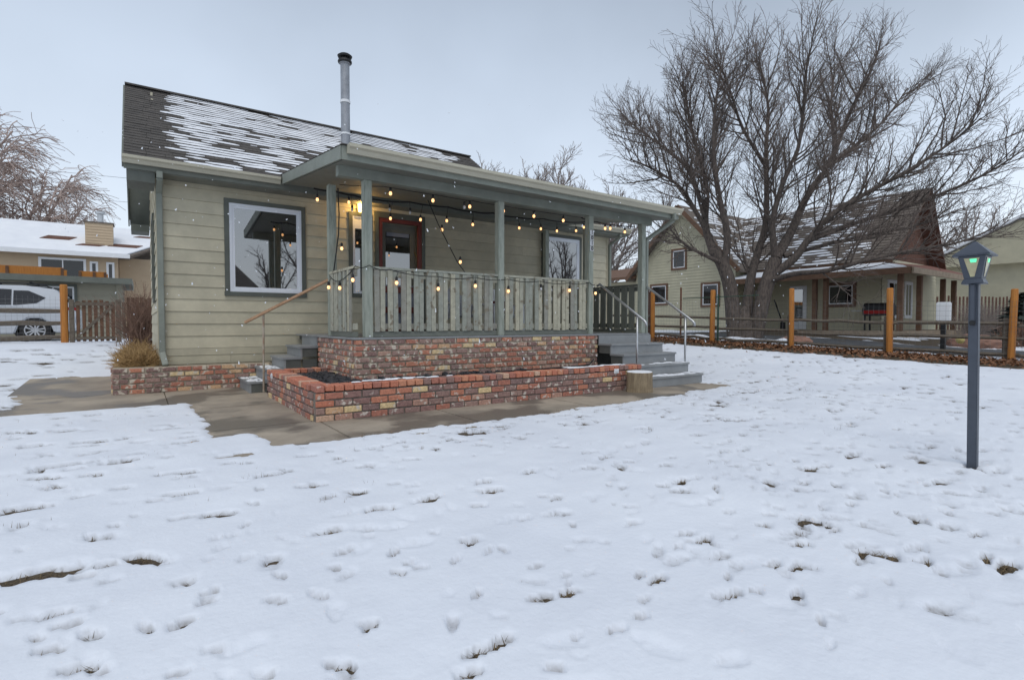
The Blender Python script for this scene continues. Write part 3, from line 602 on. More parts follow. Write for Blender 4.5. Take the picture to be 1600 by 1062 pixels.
def roof_snow(A, B, Cc, D, n, x_lo, x_hi, dens, seed, lift=.010, lo=.06, hi=.82, st=.11):
    """ragged ribbons of snow, one on each shingle course"""
    A, B, Cc, D, nm = slope_frame(A, B, Cc, D); m = MB(); r = random.Random(seed); L = (B - A).length; K = int(L * (x_hi - x_lo) / st)
    U = L * x_lo + st * np.arange(K + 1)
    for i in range(n):
        a0 = fbm(U * 1.9 + i * .15, np.full(K + 1, i * .62), seed, 3); a1 = fbm(U * 4.5 + 7 * i, np.full(K + 1, i * 3.7), seed + 9, 2); off = r.uniform(-.10, .08)
        on = [(a0[k] + .75 * (a1[k] - .5) < dens) and not (k < 2 and r.random() < .3) and not (k > K - 4 and r.random() < .4) for k in range(K + 1)]
        def pt(x, t, z): f = min(1, max(0, x / L)); t = min((i + t) / n, .997); return A.lerp(B, f).lerp(D.lerp(Cc, f), t) + nm * z
        prev = None
        for k in range(K + 1):
            if not on[k]: prev = None; continue
            end = (k == 0 or not on[k - 1]) or (k == K or not on[k + 1])
            l0 = lo + .16 * a1[k] + r.uniform(-.03, .03); h0 = hi - .30 * a0[k] * 1.2 + .22 * a1[k] + r.uniform(-.05, .05)
            if end: c = (l0 + h0) / 2; l0, h0 = c - .08, c + .08
            x = U[k] + off + r.uniform(-.03, .03); th = lift + .006 * a1[k]
            cur = (pt(x, l0 - .03, .004), pt(x, l0 + .05, th), pt(x, h0, th * .85))
            if prev: m.quad(prev[0], cur[0], cur[1], prev[1]); m.quad(prev[1], cur[1], cur[2], prev[2])
            prev = cur
    return m
EY = HY0 - OV; YB = HY1 + OV; zE = EZ + .03
m = MB(); th = .11
nf = Vector((0, -(RZ - zE), RY - EY)).normalized()
m = MB()
for y_, s_ in ((EY, 1), (YB, -1)):
    m.hexa([(RX0 + .01, y_, zE - th - .02), (RX1 - .01, y_, zE - th - .02), (RX1 - .01, RY, RZ - th - .02), (RX0 + .01, RY, RZ - th - .02), (RX0 + .01, y_, zE - .012), (RX1 - .01, y_, zE - .012), (RX1 - .01, RY, RZ - .012), (RX0 + .01, RY, RZ - .012)])
rf = m.build('roof', M['sage_dark'], house)
tag(shingles((RX0, EY - .03, zE), (RX1, EY - .03, zE), (RX1, RY, RZ), (RX0, RY, RZ), 30, .010, .32, 3).build('shingles', M['shingle'], rf), kind='stuff')
tag(shingles((RX1, YB + .03, zE), (RX0, YB + .03, zE), (RX0, RY, RZ), (RX1, RY, RZ), 27, .010, None, 4).build('shingles', M['shingle'], rf), kind='stuff')
m = MB(); m.bar((RX0, RY, RZ + .004), (RX1, RY, RZ + .004), .2, .03); m.build('ridge_cap', M['shingle'], rf)
tag(roof_snow((RX0, EY - .03, zE), (RX1, EY - .03, zE), (RX1, RY, RZ), (RX0, RY, RZ), 30, .078, .935, .74, 8).build('roof_snow', M['snow'], rf), kind='stuff')
# barge boards and eave box
m = MB()
for y_ in (EY, YB): m.bar((RX0 - .012, y_, zE - .10), (RX0 - .012, RY, RZ - .10), .026, .17)
m.build('barge_board', M['sage_dark'], house)
MB().box(RX0 - .002, HX1 + .35, EY - .005, EY + .03, zE - .19, zE - .03).build('fascia', M['sage_dark'], house)
MB().box(RX0 + .03, HX1 + .3, EY + .032, HY0 - .03, zE - .20, zE - .18).build('soffit', M['soffit'], house)
MB().box(RX0 + .03, HX0 - .03, EY + .03, HY0 + .25, zE - .36, zE - .203).build('eave_return', M['trim'], house); MB().box(RX0 + .03, HX0 - .03, YB - .7, YB, zE - .36, zE - .2).build('eave_return', M['trim'], house)
# lower roof over the right-hand end
MB().hexa([(RX1 + .01, EY, zE - .13), (HX1 + .35, EY, zE - .13), (HX1 + .35, HY1, zE + .6), (RX1 + .01, HY1, zE + .6), (RX1 + .01, EY, zE - .02), (HX1 + .35, EY, zE - .02), (HX1 + .35, HY1, zE + .75), (RX1 + .01, HY1, zE + .75)]).build('low_roof', M['shingle'], house)
def gutter(name, x0, x1, y, z, parent, depth=.115, h=.115):
    poly = [(y, z - h * .95), (y - depth * .55, z - h), (y - depth * .75, z - h * .55), (y - depth, z - h * .35), (y - depth, z), (y - depth + .012, z), (y - depth + .012, z - h * .3), (y - depth * .66, z - h * .5), (y - depth * .5, z - h * .86), (y - .012, z - h * .84), (y - .012, z), (y, z)]
    g = extrude_poly(poly, 'x', x0, x1)
    for x in (x0 + .0005, x1 - .0005): 
        n = len(g.v); pts = [poly[0], poly[1], poly[2], poly[3], poly[4], poly[11]]
        g.v += [(x, p[0], p[1]) for p in pts]; g.f.append(tuple(range(n, n + 6)))
    return g.build(name, M['gutter'], parent)
gutter('gutter', RX0 - .02, 2.06, EY - .008, zE - .008, house)
gutter('gutter', 8.75, HX1 + .38, EY - .008, zE - .008, house)
# downspout at the front left corner, with kick-out
def dspout(pts, w, d, m_, parent, name='downspout'):
    m = MB()
    for a, b in zip(pts[:-1], pts[1:]): m.bar(a, b, w, d, (0, -1, 0) if abs(b[2] - a[2]) > .05 else (0, 0, 1))
    return m.build(name, m_, parent, bevel=.008)
dspout([(.30, 9.95, 3.47), (.30, 9.95, 3.36), (.30, 10.33, 3.22), (.30, 10.33, .62), (.335, 10.18, .415)], .085, .065, M['sage'], house)
dspout([(10.62, 9.95, 3.5), (10.62, 9.95, 3.42), (10.62, 10.33, 3.25), (10.62, 10.33, .6)], .075, .06, M['sage'], house)
# stove pipe
CX, CY = 3.95, 12.2
sp_ = MB().lathe([(.10, 5.1), (.10, 6.13), (.108, 6.135), (.108, 6.165), (.10, 6.17), (.10, 7.0), (.105, 7.01), (.125, 7.02), (.125, 7.04)], (CX, CY, 0), 24).build('stove_pipe', M['pipe_metal'], house, smooth=False)
MB().lathe([(.112, 5.42), (.112, 5.46)], (CX, CY, 0), 24).build('pipe_band', M['white'], sp_)
MB().lathe([(.112, 6.14), (.112, 6.20)], (CX, CY, 0), 24).build('pipe_band', M['white'], sp_)
MB().lathe([(.07, 7.03), (.15, 7.045), (.158, 7.07), (.15, 7.10), (.085, 7.11), (.085, 7.16), (.15, 7.165), (.165, 7.20), (.12, 7.235), (.02, 7.245)], (CX, CY, 0), 24).build('pipe_cap', M['black'], sp_)
S.done()

# ------------------------------------------------------------------ the porch
FX0, FX1, FY0, FZ = 2.40, 8.42, 7.10, .90
porch = tag(empty('porch', (FX0, FY0, 0)), 'covered front porch with sage posts, picket railing and brick base', 'porch')
S = Sub(porch)
bb = MB().box(FX0 + .012, 6.975, FY0 + .012, 8.9, .1, .876).build('brick_base', M['mortar'], porch)
lay(bb, (FX0, FY0), (6.985, FY0), .302, 7, (0, 1), 1, False, True); lay(bb, (FX0, 8.91), (FX0, FY0 + .088), .302, 7, (1, 0), 0, False, True); lay(bb, (6.985, FY0 + .1), (6.985, FY0 + .42), .302, 7, (-1, 0), 1, False, True)
# deck boards
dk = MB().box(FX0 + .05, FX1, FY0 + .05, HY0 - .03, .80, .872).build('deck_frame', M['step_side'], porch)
nb = 22
for i in range(nb):
    a = FY0 - .015 + (HY0 - .035 - FY0) / nb * i; b = FY0 - .015 + (HY0 - .035 - FY0) / nb * (i + 1)
    MB().box(FX0 - .02, FX1 + .01, a + .002, b - .002, .876, .902).build('deck_board', M['step'], porch)
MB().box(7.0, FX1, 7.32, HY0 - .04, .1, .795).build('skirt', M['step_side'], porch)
PW = .115
def post(x, y, z0=.903, z1=3.07):
    return MB().box(x, x + PW, y, y + PW, z0, z1).build('post', M['post'], porch, bevel=.006)
post(2.545, 7.105); post(4.765, 7.105); post(6.765, 7.105); pr = post(8.21, 7.105); post(2.425, 8.33, .903, 3.25); post(8.24, 10.2, .903, 3.4); post(8.24, 8.75, .903, 3.3)
beam = MB().box(2.2, 8.5, 7.1, 7.225, 3.072, 3.245).build('beam', M['sage'], porch, bevel=.004)
# roof: sloping slab, fascia, rake boards, gutter
Y0, Y1 = 6.66, 9.97; zf, zb_ = 3.33, 3.72
def rz(y): return zf + (zb_ - zf) * (y - Y0) / (Y1 - Y0)
rfp = MB().hexa([(2.13, Y0, rz(Y0) - .10), (8.7, Y0, rz(Y0) - .10), (8.7, 10.6, rz(10.6) - .10), (2.13, 10.6, rz(10.6) - .10), (2.13, Y0, rz(Y0) - .004), (8.7, Y0, rz(Y0) - .004), (8.7, 10.6, rz(10.6) - .004), (2.13, 10.6, rz(10.6) - .004)]).build('roof', M['soffit'], porch)
shingles((2.09, Y0 - .05, rz(Y0 - .05)), (8.74, Y0 - .05, rz(Y0 - .05)), (8.74, 10.75, rz(10.75)), (2.09, 10.75, rz(10.75)), 22, .012, None).build('shingles', M['shingle'], rfp)['kind'] = 'stuff'
MB().box(2.105, 8.725, Y0 - .028, Y0 - .002, rz(Y0) - .185, rz(Y0) - .012).build('fascia', M['sage'], rfp)
for x in (2.10, 8.73):
    MB().bar((x, Y0 + .001, rz(Y0) - .095), (x, 9.93, rz(9.93) - .095), .028, .165).build('rake_board', M['sage'], rfp)
# ceiling lining boards
for i in range(8):
    a = 2.14 + (8.69 - 2.14) / 8 * i; b = 2.14 + (8.69 - 2.14) / 8 * (i + 1)
    MB().hexa([(a + .003, Y0 + .03, rz(Y0) - .172), (b - .003, Y0 + .03, rz(Y0) - .172), (b - .003, HY0 - .03, rz(HY0) - .172), (a + .003, HY0 - .03, rz(HY0) - .172), (a + .003, Y0 + .03, rz(Y0) - .16), (b - .003, Y0 + .03, rz(Y0) - .16), (b - .003, HY0 - .03, rz(HY0) - .16), (a + .003, HY0 - .03, rz(HY0) - .16)]).build('ceiling_panel', M['soffit'], rfp)
gutter('gutter', 2.16, 8.72, Y0 - .03, rz(Y0) + .0, rfp)
dspout([(8.52, 6.58, 3.24), (8.52, 6.58, 3.10), (8.37, 7.13, 2.78), (8.37, 7.13, .74)], .07, .06, M['sage'], porch)
# railings
PICK = MB().box(-.5, .5, -.011, .011, 0, 1).mesh('picket', M['picket'])
PICK_DARK = MB().box(-.5, .5, -.011, .011, 0, 1).mesh('picket', M['sage_dark'])  # right side pickets: dark grey-green paint, with porch shade put into the colour
def railing(a, b, mm=None, pk=None):
    mm = mm or M['picket']; pk = pk or PICK
    a = Vector((a[0], a[1], 0)); b = Vector((b[0], b[1], 0)); L = (b - a).length; t = (b - a) / L; ang = math.atan2(t.y, t.x); n = Vector((t.y, -t.x, 0))
    rl = MB().bar(a + Vector((0, 0, 1.875)), b + Vector((0, 0, 1.875)), .10, .035).build('railing', mm, porch)
    for zz, hh in ((1.80, .09), (1.055, .085)): MB().bar(a + Vector((0, 0, zz)), b + Vector((0, 0, zz)), .036, hh).build('rail', mm, rl)
    MB().bar(a + Vector((0, 0, .945)), b + Vector((0, 0, .945)), .045, .075).build('bottom_rail', M['sage_dark'], rl)
    # front pickets in close pairs, rear pickets half hidden between
    x = .03
    while x < L - .05:
        for w in (.078, .072):
            if x + w > L - .01: break
            p = a + t * (x + w / 2) + n * (.031 + rng.uniform(0, .004))
            obj('picket', pk, rl, loc=(p.x, p.y, .985 + rng.gauss(0, .003)), rot=(rng.gauss(0, .004), rng.gauss(0, .004), ang), scale=(w * rng.uniform(.95, 1), 1, .868))
            x += w + .004
        x += rng.uniform(.040, .050)
    return rl
railing((2.66, 7.165), (4.765, 7.165)); railing((4.88, 7.165), (6.765, 7.165))
railing((2.465, 8.33), (2.465, 7.22)); railing((8.30, 8.75), (8.30, 7.22), M['trim'], PICK_DARK); railing((8.30, 10.2), (8.30, 8.87), M['trim'], PICK_DARK)  # right side rails darker too: paint and painted-in shade together
S.done()

# steps
def steps(root, n, rise, run, width, ytop=None):
    """built along +x going up, treads across y 0..width"""
    for i in range(n):
        z = rise * (i + 1); x0 = run * i
        MB().box(x0 - .025, x0 + run + .02, -.012, width + .012, z - .035, z).build('tread', M['step'], root, bevel=.004)
        MB().box(x0, x0 + .025, 0, width, z - rise + .002, z - .037).build('riser', M['step'], root)
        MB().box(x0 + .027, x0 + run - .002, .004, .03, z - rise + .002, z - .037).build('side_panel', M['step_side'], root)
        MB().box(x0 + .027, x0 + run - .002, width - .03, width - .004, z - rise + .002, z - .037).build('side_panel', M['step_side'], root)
        if i: 
            MB().box(x0 + .03, run * n, .008, .028, .02, z - rise - .036).build('side_panel', M['step_side'], root) if i == n - 1 else None
    m = MB(); r = random.Random(int(width * 100))
    for k in range(40):
        i = r.choice([0, 0, 0, 1, 1]) ; x = run * i + r.uniform(.03, run - .04); y = r.uniform(.05, width - .1); s = r.uniform(.02, .06); z = rise * (i + 1)
        m.hexa([(x - s, y - s * 2, z + .001), (x + s * .8, y - s * 2, z + .001), (x + s, y + s * 2.2, z + .001), (x - s * .9, y + s * 2, z + .001), (x - s * .5, y - s * 1.3, z + .010), (x + s * .4, y - s * 1.2, z + .010), (x + s * .5, y + s * 1.4, z + .010), (x - s * .5, y + s * 1.3, z + .010)])
    tag(m.build('snow_dusting', M['snow'], root), kind='stuff')
sL = tag(empty('porch_steps', (1.38, 9.0, .012)), 'grey wooden steps climbing to the porch from the left', 'steps'); steps(sL, 4, .178, .255, .98)
sR = tag(empty('porch_steps', (8.42, 5.85, .012), R(90)), 'grey wooden steps at the right end of the porch', 'steps'); steps(sR, 4, .178, .30, 1.44)
MB().box(4 * .30 + .001, 4 * .30 + .02, 0, 1.44, 3 * .178 + .14, .86).build('riser', M['step'], sR)
MB().box(4 * .255 + .001, 4 * .255 + .02, 0, .98, 3 * .178 + .14, .86).build('riser', M['step'], sL)
# handrails
t = tag(empty('handrail', (1.58, 9.02, 0)), 'brown wooden handrail on a thin pipe beside the left steps', 'handrail'); S = Sub(t)
MB().bar((1.33, 9.03, 1.11), (2.47, 8.42, 1.80), .05, .042).build('rail', M['rail_wood'], t, bevel=.008)
MB().tube([(1.58, 9.0, .02), (1.58, 8.93, 1.24)], .016, 10).build('pipe_post', M['rust_pipe'], t); S.done()
for x, lab in ((7.03, 'bent silver pipe handrail between planter and right steps'), (8.36, 'bent silver pipe handrail on the far right edge of the steps')):
    t = tag(empty('handrail', (x, 6.1, 0)), lab, 'handrail'); S = Sub(t)
    MB().tube([(x, 7.16, 1.82 - .02), (x, 7.10, 1.83), (x, 6.02, 1.14), (x, 5.985, 1.105), (x, 5.98, 1.05)], .022, 10).build('rail', M['galv'], t, smooth=True)
    MB().tube([(x, 6.18, .18), (x, 6.18, 1.235)], .019, 10).build('pipe_post', M['galv'], t, smooth=True)
    MB().lathe([(.045, .192), (.045, .20)], (x, 6.18, 0), 12).build('foot_plate', M['galv'], t); S.done()
# log stump
t = tag(empty('log_stump', (6.52, 5.68, 0)), 'short upright cut log with snow on top beside the right steps', 'log')
m = MB(); n = 22; r = random.Random(3); rad = [.205 * r.uniform(.95, 1.05) for _ in range(n)]
prof = [(.0, 1.04), (.05, 1.0), (.2, .98), (.305, .99), (.312, .96)]
for z, s in prof:
    for j in range(n): a = 2 * math.pi * j / n; m.v.append((rad[j] * s * math.cos(a), rad[j] * s * math.sin(a), z + .012))
for i in range(len(prof) - 1):
    for j in range(n): a = i * n + j; b = i * n + (j + 1) % n; m.f.append((a, b, b + n, a + n))
m.f.append(tuple((len(prof) - 1) * n + j for j in range(n)))
m.build('trunk', M['log'], t, smooth=False)
m = MB(); 
for s, z in ((.97, .324), (.9, .336), (.5, .34)):
    for j in range(n): a = 2 * math.pi * j / n; m.v.append((rad[j] * s * math.cos(a), rad[j] * s * math.sin(a), z))
for i in range(2):
    for j in range(n): a = i * n + j; b = i * n + (j + 1) % n; m.f.append((a, b, b + n, a + n))
m.f.append(tuple(2 * n + j for j in range(n))); m.build('snow_cap', M['snow'], t)

# house number on the post
t = tag(empty('house_number', (6.822, 7.10, 2.62)), 'white vertical number plaque reading 1010 on the porch post', 'house number')
def digit(ch, z):
    cu = bpy.data.curves.new('digit', 'FONT'); cu.body = ch; cu.size = .105; cu.align_x = 'CENTER'; cu.align_y = 'CENTER'; cu.extrude = .002; cu.offset = .003
    o = bpy.data.objects.new('digit', cu); COL.objects.link(o); bpy.context.view_layer.update()
    me = bpy.data.meshes.new_from_object(o.evaluated_get(bpy.context.evaluated_depsgraph_get())); COL.objects.unlink(o); bpy.data.objects.remove(o)
    me.materials.clear(); me.materials.append(M['black'])
    obj('digit', me, t, loc=(0, -.0165, z), rot=(R(90), 0, 0))
for i, ch in enumerate('1010'):
    z = .145 - .097 * i
    MB().box(-.042, .042, -.012, -.001, z - .044, z + .044).build('plate', M['white'], t, bevel=.005)
    digit(ch, z)

# wall lantern
t = tag(empty('wall_lantern', (3.62, HY0 - .02, 3.42)), 'lit yellow wall lantern above the narrow window', 'lantern')
MB().box(-.05, .05, -.012, 0, -.12, .12).build('back_plate', M['black'], t)
MB().lathe([(.075, .10), (.08, .115), (.03, .15), (.01, .16)], (0, -.10, 0), 12).build('lantern_cap', M['black'], t)
MB().lathe([(.055, -.12), (.07, .098)], (0, -.10, 0), 12).build('lantern_glass', M['lantern_lit'], t)
MB().bar((0, -.012, .13), (0, -.1, .13), .02, .02).build('arm', M['black'], t)
pl_ = bpy.data.lights.new('lantern_light', 'POINT'); pl_.energy = 5.5; pl_.color = (1, .58, .18); pl_.shadow_soft_size = .06
po = bpy.data.objects.new('lantern_light', pl_); COL.objects.link(po); po.parent = t; po.location = (0, -.22, -.02)

# string lights
GLOBE = MB().lathe([(.003, -.076), (.016, -.070), (.024, -.055), (.0255, -.042), (.020, -.024), (.013, -.010)], (0, 0, 0), 10)
G_ON = GLOBE.mesh('bulb', M['bulb'], True); G_OFF = GLOBE.mesh('bulb', M['bulb_off'], True)
SOCK = MB().lathe([(.018, -.014), (.020, .028), (.012, .046), (.005, .05)], (0, 0, 0), 8).mesh('socket', M['black'])
def light_string(label, cable, bulbs, sag=.03, r=.009):
    c0 = Vector(cable[0]); t = tag(empty('string_lights', c0), label, 'string lights', 'strings of warm bulbs on the porch'); S = Sub(t)
    pts = []
    for a, b in zip(cable[:-1], cable[1:]):
        a, b = Vector(a), Vector(b)
        for k in range(6): f = k / 6; pts.append(a.lerp(b, f) - Vector((0, 0, sag * 4 * f * (1 - f))))
    pts.append(Vector(cable[-1])); MB().tube(pts, r, 5).build('cable', M['rope'], t)
    for bx in bulbs:
        p = Vector(bx[:3]); on = len(bx) < 4
        top = min(pts, key=lambda q_: (q_ - p).length); s = p + Vector((0, 0, .055))
        if (top - s).length > .03: MB().tube([top, s + Vector((0, 0, .04))], .004, 4).build('lead', M['rope'], t)
        so_ = obj('socket', SOCK, t, loc=s); o = obj('bulb', G_ON if on else G_OFF, so_, scale=(.9, .9, .9))
    S.done()
light_string('row of large bulbs strung along the porch beam', [(2.3, 7.4, 3.02), (2.9, 7.28, 3.06), (3.7, 7.28, 3.055), (4.4, 7.28, 3.05), (5.0, 7.28, 3.05), (5.6, 7.28, 3.05), (6.3, 7.28, 3.055), (6.76, 7.27, 3.06)],
             [(3.0, 7.28, 2.96), (3.68, 7.28, 2.95), (4.26, 7.33, 2.93, 0), (4.33, 7.28, 2.94), (4.98, 7.28, 2.95), (5.62, 7.28, 2.94), (6.29, 7.28, 2.94)], .004, .005)
light_string('bulbs hanging from the black cable under the porch ceiling', [(2.3, 8.7, 3.24), (2.62, 8.7, 3.25), (2.95, 8.7, 3.22), (3.3, 8.7, 3.20), (3.94, 8.7, 3.24), (4.71, 8.7, 3.25), (5.26, 8.7, 3.23), (5.7, 8.7, 3.26), (6.16, 8.7, 3.24), (6.98, 8.7, 3.29), (7.52, 8.7, 3.29), (8.17, 8.7, 3.36), (8.3, 8.7, 3.4)],
             [(2.53, 8.7, 2.97), (2.36, 8.72, 3.06), (2.86, 8.7, 3.08), (2.92, 8.72, 2.97, 0), (3.57, 8.7, 3.05, 0), (3.59, 8.72, 2.90), (3.95, 8.7, 3.04, 0), (4.15, 8.7, 2.94), (4.68, 8.7, 2.98), (5.24, 8.7, 2.97), (6.34, 8.7, 3.02), (6.9, 8.7, 3.06), (7.34, 8.7, 3.06), (7.89, 8.7, 3.12), (8.12, 8.7, 3.22)], .015, .013)
light_string('bulbs dotted along the top of the picket railing', [(2.42, 8.3, 1.83), (2.41, 7.8, 1.72), (2.42, 7.12, 1.88), (2.6, 7.08, 1.90), (2.9, 7.09, 1.86), (3.66, 7.09, 1.80), (4.31, 7.09, 1.82), (4.94, 7.08, 1.82), (5.62, 7.09, 1.82), (6.27, 7.09, 1.82), (6.76, 7.08, 1.85), (6.9, 7.08, 1.82)],
             [(2.40, 8.30, 1.64), (2.40, 7.75, 1.60), (2.41, 7.2, 1.68), (3.0, 7.08, 1.66), (3.66, 7.08, 1.60), (4.31, 7.08, 1.67), (4.94, 7.08, 1.61), (5.62, 7.08, 1.67, 0), (6.27, 7.08, 1.67), (6.9, 7.07, 1.64)], .03, .006)
light_string('single cable with two bulbs dropping from ceiling to railing', [(4.1, 8.3, 3.22), (4.15, 8.0, 2.75), (4.22, 7.5, 2.1), (4.2, 7.2, 1.89)], [(4.2, 7.98, 2.66), (4.28, 7.5, 2.08)], .0, .008)
light_string('cable hanging down the left side post with one bulb', [(2.56, 8.3, 3.2), (2.57, 8.29, 2.8), (2.56, 8.29, 2.5), (2.47, 8.28, 1.86)], [(2.6, 8.27, 2.25)], .0, .010)
light_string('bulbs on the cable end beyond the numbered post', [(6.74, 7.3, 3.06), (7.2, 7.35, 3.04), (7.6, 7.3, 3.02), (8.2, 7.3, 3.05)], [(6.88, 7.2, 2.93), (7.40, 7.33, 2.92), (7.52, 7.31, 2.93), (7.92, 7.3, 2.9)], .01, .010)

# porch chairs
def chair(x, y, rz_, label, m_, cushion=False):
    t = tag(empty('porch_chair', (x, y, .903), rz_), label, 'chair', 'chairs behind the railing')
    for k in range(5):
        a = (k - 2) * .10; h = .92 - .07 * (k - 2) ** 2 * .55
        MB().hexa([(a * .8 - .042, .22, .30), (a * .8 + .042, .22, .30), (a * .8 + .042, .24, .30), (a * .8 - .042, .24, .30), (a * 1.15 - .052, .40, h), (a * 1.15 + .052, .40, h), (a * 1.15 + .052, .42, h), (a * 1.15 - .052, .42, h)]).build('back_slat', m_, t)
        MB().box(-.27, .27, -.30 + .105 * k, -.21 + .105 * k, .36 - .015 * k, .38 - .015 * k).build('seat_slat', m_, t)
    for s in (-1, 1):
        MB().box(s * .33 - .06, s * .33 + .06, -.34, .30, .56, .585).build('arm', m_, t, bevel=.008)
        MB().bar((s * .31, -.30, 0), (s * .31, -.28, .56), .06, .03, (0, 1, 0)).build('leg', m_, t); MB().bar((s * .29, .36, 0), (s * .29, .1, .56), .06, .03, (0, 1, 0)).build('leg', m_, t)
    if cushion: MB().box(-.24, .24, .12, .24, .40, .66).build('cushion', M['maroon'], t, bevel=.03)
chair(5.2, 8.9, R(15), 'pale grey fan-back chair behind the railing left of the middle post', M['plastic_chair'])
chair(6.15, 9.0, R(-10), 'white slatted chair with maroon cushion behind the railing', M['white'], True)

# ------------------------------------------------------------------ yard lamp
LX, LY = 5.13, 1.21
t = tag(empty('lamp_post', (LX, LY, 0)), 'dark slate square lamp post with a peaked four-sided lantern', 'lamp post'); t.rotation_euler = (R(-.9), R(.8), 0)
h = .029
MB().box(-h, h, -h, h, -.05, 1.40).build('pole', M['slate'], t, bevel=.004)
m = MB(); m.box(-h - .05, -h - .002, -.022, .022, .0, .0) if False else None
MB().bar((-h - .012, .0, 1.12), (-h - .012, .0, 1.39), .03, .02, (1, 0, 0)).build('bracket', M['slate'], t, bevel=.004)
MB().box(-h - .03, -h - .001, -.016, .016, 1.085, 1.118).build('sensor', M['black'], t, bevel=.004)
def frust(m, r0, r1, z0, z1):
    return m.hexa([(-r0, -r0, z0), (r0, -r0, z0), (r0, r0, z0), (-r0, r0, z0), (-r1, -r1, z1), (r1, -r1, z1), (r1, r1, z1), (-r1, r1, z1)])
frust(MB(), .068, .054, 1.395, 1.435).build('lantern_base', M['slate'], t, bevel=.004)
lb = frust(MB(), .051, .081, 1.436, 1.60).build('lantern_body', M['slate'], t)
for k in range(4):
    a = k * math.pi / 2; ca, sa = math.cos(a), math.sin(a)
    def rp_(u, n_, z): return (n_ * ca - u * sa, n_ * sa + u * ca, z)
    def off(z): return .051 + (.081 - .051) * (z - 1.436) / .164 + .003
    z0, z1 = 1.448, 1.585
    m = MB(); m.quad(rp_(-.012, off(z0), z0), rp_(.012, off(z0), z0), rp_(.046, off(z1), z1), rp_(-.046, off(z1), z1)); m.build('pane', M['art_glass'], lb)
    MB().quad(rp_(-.006, off(1.552) + .002, 1.552), rp_(.026, off(1.552) + .002, 1.552), rp_(.030, off(1.578) + .002, 1.578), rp_(-.012, off(1.578) + .002, 1.578)).build('glow', M['green_glow'], lb)
m = MB(); frust(m, .108, .110, 1.602, 1.612); frust(m, .108, .008, 1.613, 1.715); m.build('lantern_roof', M['slate'], t)

# ------------------------------------------------------------------ fences
WIRES = {}
def wire_panel(a, b, z0a, z0b, h, parent, sx=.11, sz=.11):
    a = Vector((a[0], a[1], 0)); b = Vector((b[0], b[1], 0)); L = (b - a).length; m = MB()
    for k in range(int(h / sz) + 1): m.tube([a + Vector((0, 0, z0a + k * sz)), b + Vector((0, 0, z0b + k * sz))], .0022, 3, False)
    for k in range(int(L / sx) + 1): p = a.lerp(b, k * sx / L); z = z0a + (z0b - z0a) * k * sx / L; m.tube([p + Vector((0, 0, z)), p + Vector((0, 0, z + h))], .0020, 3, False)
    tag(m.build('wire_mesh', M['wire'], parent), kind='stuff')
def round_post(x, y, z, h, r_, m_, parent, name='post', tilt=(0, 0)):
    p = MB().lathe([(r_ * 1.02, 0), (r_, .3), (r_ * .98, h - .02), (r_ * .8, h)], (0, 0, 0), 10).build(name, m_, parent); p.location = (x, y, z - .02); p.rotation_euler = (tilt[0], tilt[1], 0); return p
def split_rail(a, b, parent, w=.10, seed=0):
    r = random.Random(seed); a, b = Vector(a), Vector(b); pts = [a.lerp(b, k / 6) + Vector((0, r.gauss(0, .008), r.gauss(0, .01))) for k in range(7)]
    MB().tube(pts, [w * .42, w * .5, w * .55, w * .52, w * .55, w * .5, w * .4], 5).build('rail', M['grey_wood'], parent)
FP = [(16.0, .4), (15.45, 3.05), (14.95, 5.15), (14.77, 7.43), (14.6, 9.8), (14.5, 12.05), (14.45, 14.4), (14.4, 16.8)]
fr = tag(empty('wire_fence', (15.4, 3.05, 0)), 'wire fence with orange posts and grey split rails beside the driveway', 'fence'); S = Sub(fr)
for i, (x, y) in enumerate(FP):
    z = g1(x, y); round_post(x, y, z, 1.62 + rng.gauss(0, .035), .07 * rng.uniform(.92, 1.1), M['orange_post'], fr, 'orange_post', (rng.gauss(0, .022), rng.gauss(0, .022)))
    if i < len(FP) - 1:
        x2, y2 = FP[i + 1]; z2 = g1(x2, y2)
        for k, hz in enumerate((.14, .46, .78)):
            split_rail((x + .12, y - .1, z + hz + rng.gauss(0, .02)), (x2 + .12, y2 + .1, z2 + hz + rng.gauss(0, .03)), fr, .082, i * 5 + k)
        wire_panel((x - .05, y), (x2 - .05, y2), z + .08, z2 + .08, 1.22, fr)
        if i in (1, 2, 3, 4): round_post(x + .13, y + .12, z, .95, .06, M['grey_wood'], fr, 'old_post')
S.done()
t = tag(empty('steel_post', (14.63, 9.62, g1(14.63, 9.62))), 'green steel stake with a cross bar beside an orange fence post', 'stake')
MB().box(-.02, .02, -.02, .02, 0, 1.5).build('stake', M['green_steel'], t); MB().tube([(0, -1.3, 1.42), (0, 1.3, 1.42)], .014, 6).build('cross_bar', M['green_steel'], t)
t = tag(empty('rusty_pole', (14.9, 11.2, g1(14.9, 11.2))), 'thin rusty steel pole standing beyond the steps', 'pole')
MB().tube([(0, 0, 0), (0, 0, 1.75)], .03, 8).build('pole', M['pole_rust'], t)
t = tag(empty('brown_gate_post', (14.7, 12.35, g1(14.7, 12.35))), 'dark brown square post behind the porch downspout', 'post')
MB().box(-.08, .08, -.08, .08, 0, 1.75).build('post', M['nb_brown'], t, bevel=.01)
# two yellow balls by the fence
for k, (x, y, r_, lab) in enumerate(((15.75, 4.0, .085, 'larger pale yellow ball lying at the foot of the fence'), (15.7, 3.78, .06, 'smaller pale ball beside the yellow ball at the fence'))):
    m = MB().lathe([(r_ * math.sin(math.pi * i / 10) + .001, -r_ * math.cos(math.pi * i / 10)) for i in range(11)], (0, 0, 0), 14); mm = mat('ball%d' % k, (.62, .52, .20) if k == 0 else (.6, .58, .5), .6, .15, 20)
    o = m.build('ball', mm, smooth=True); o.location = (x, y, g1(x, y) + r_ + .30); tag(o, lab, 'ball')

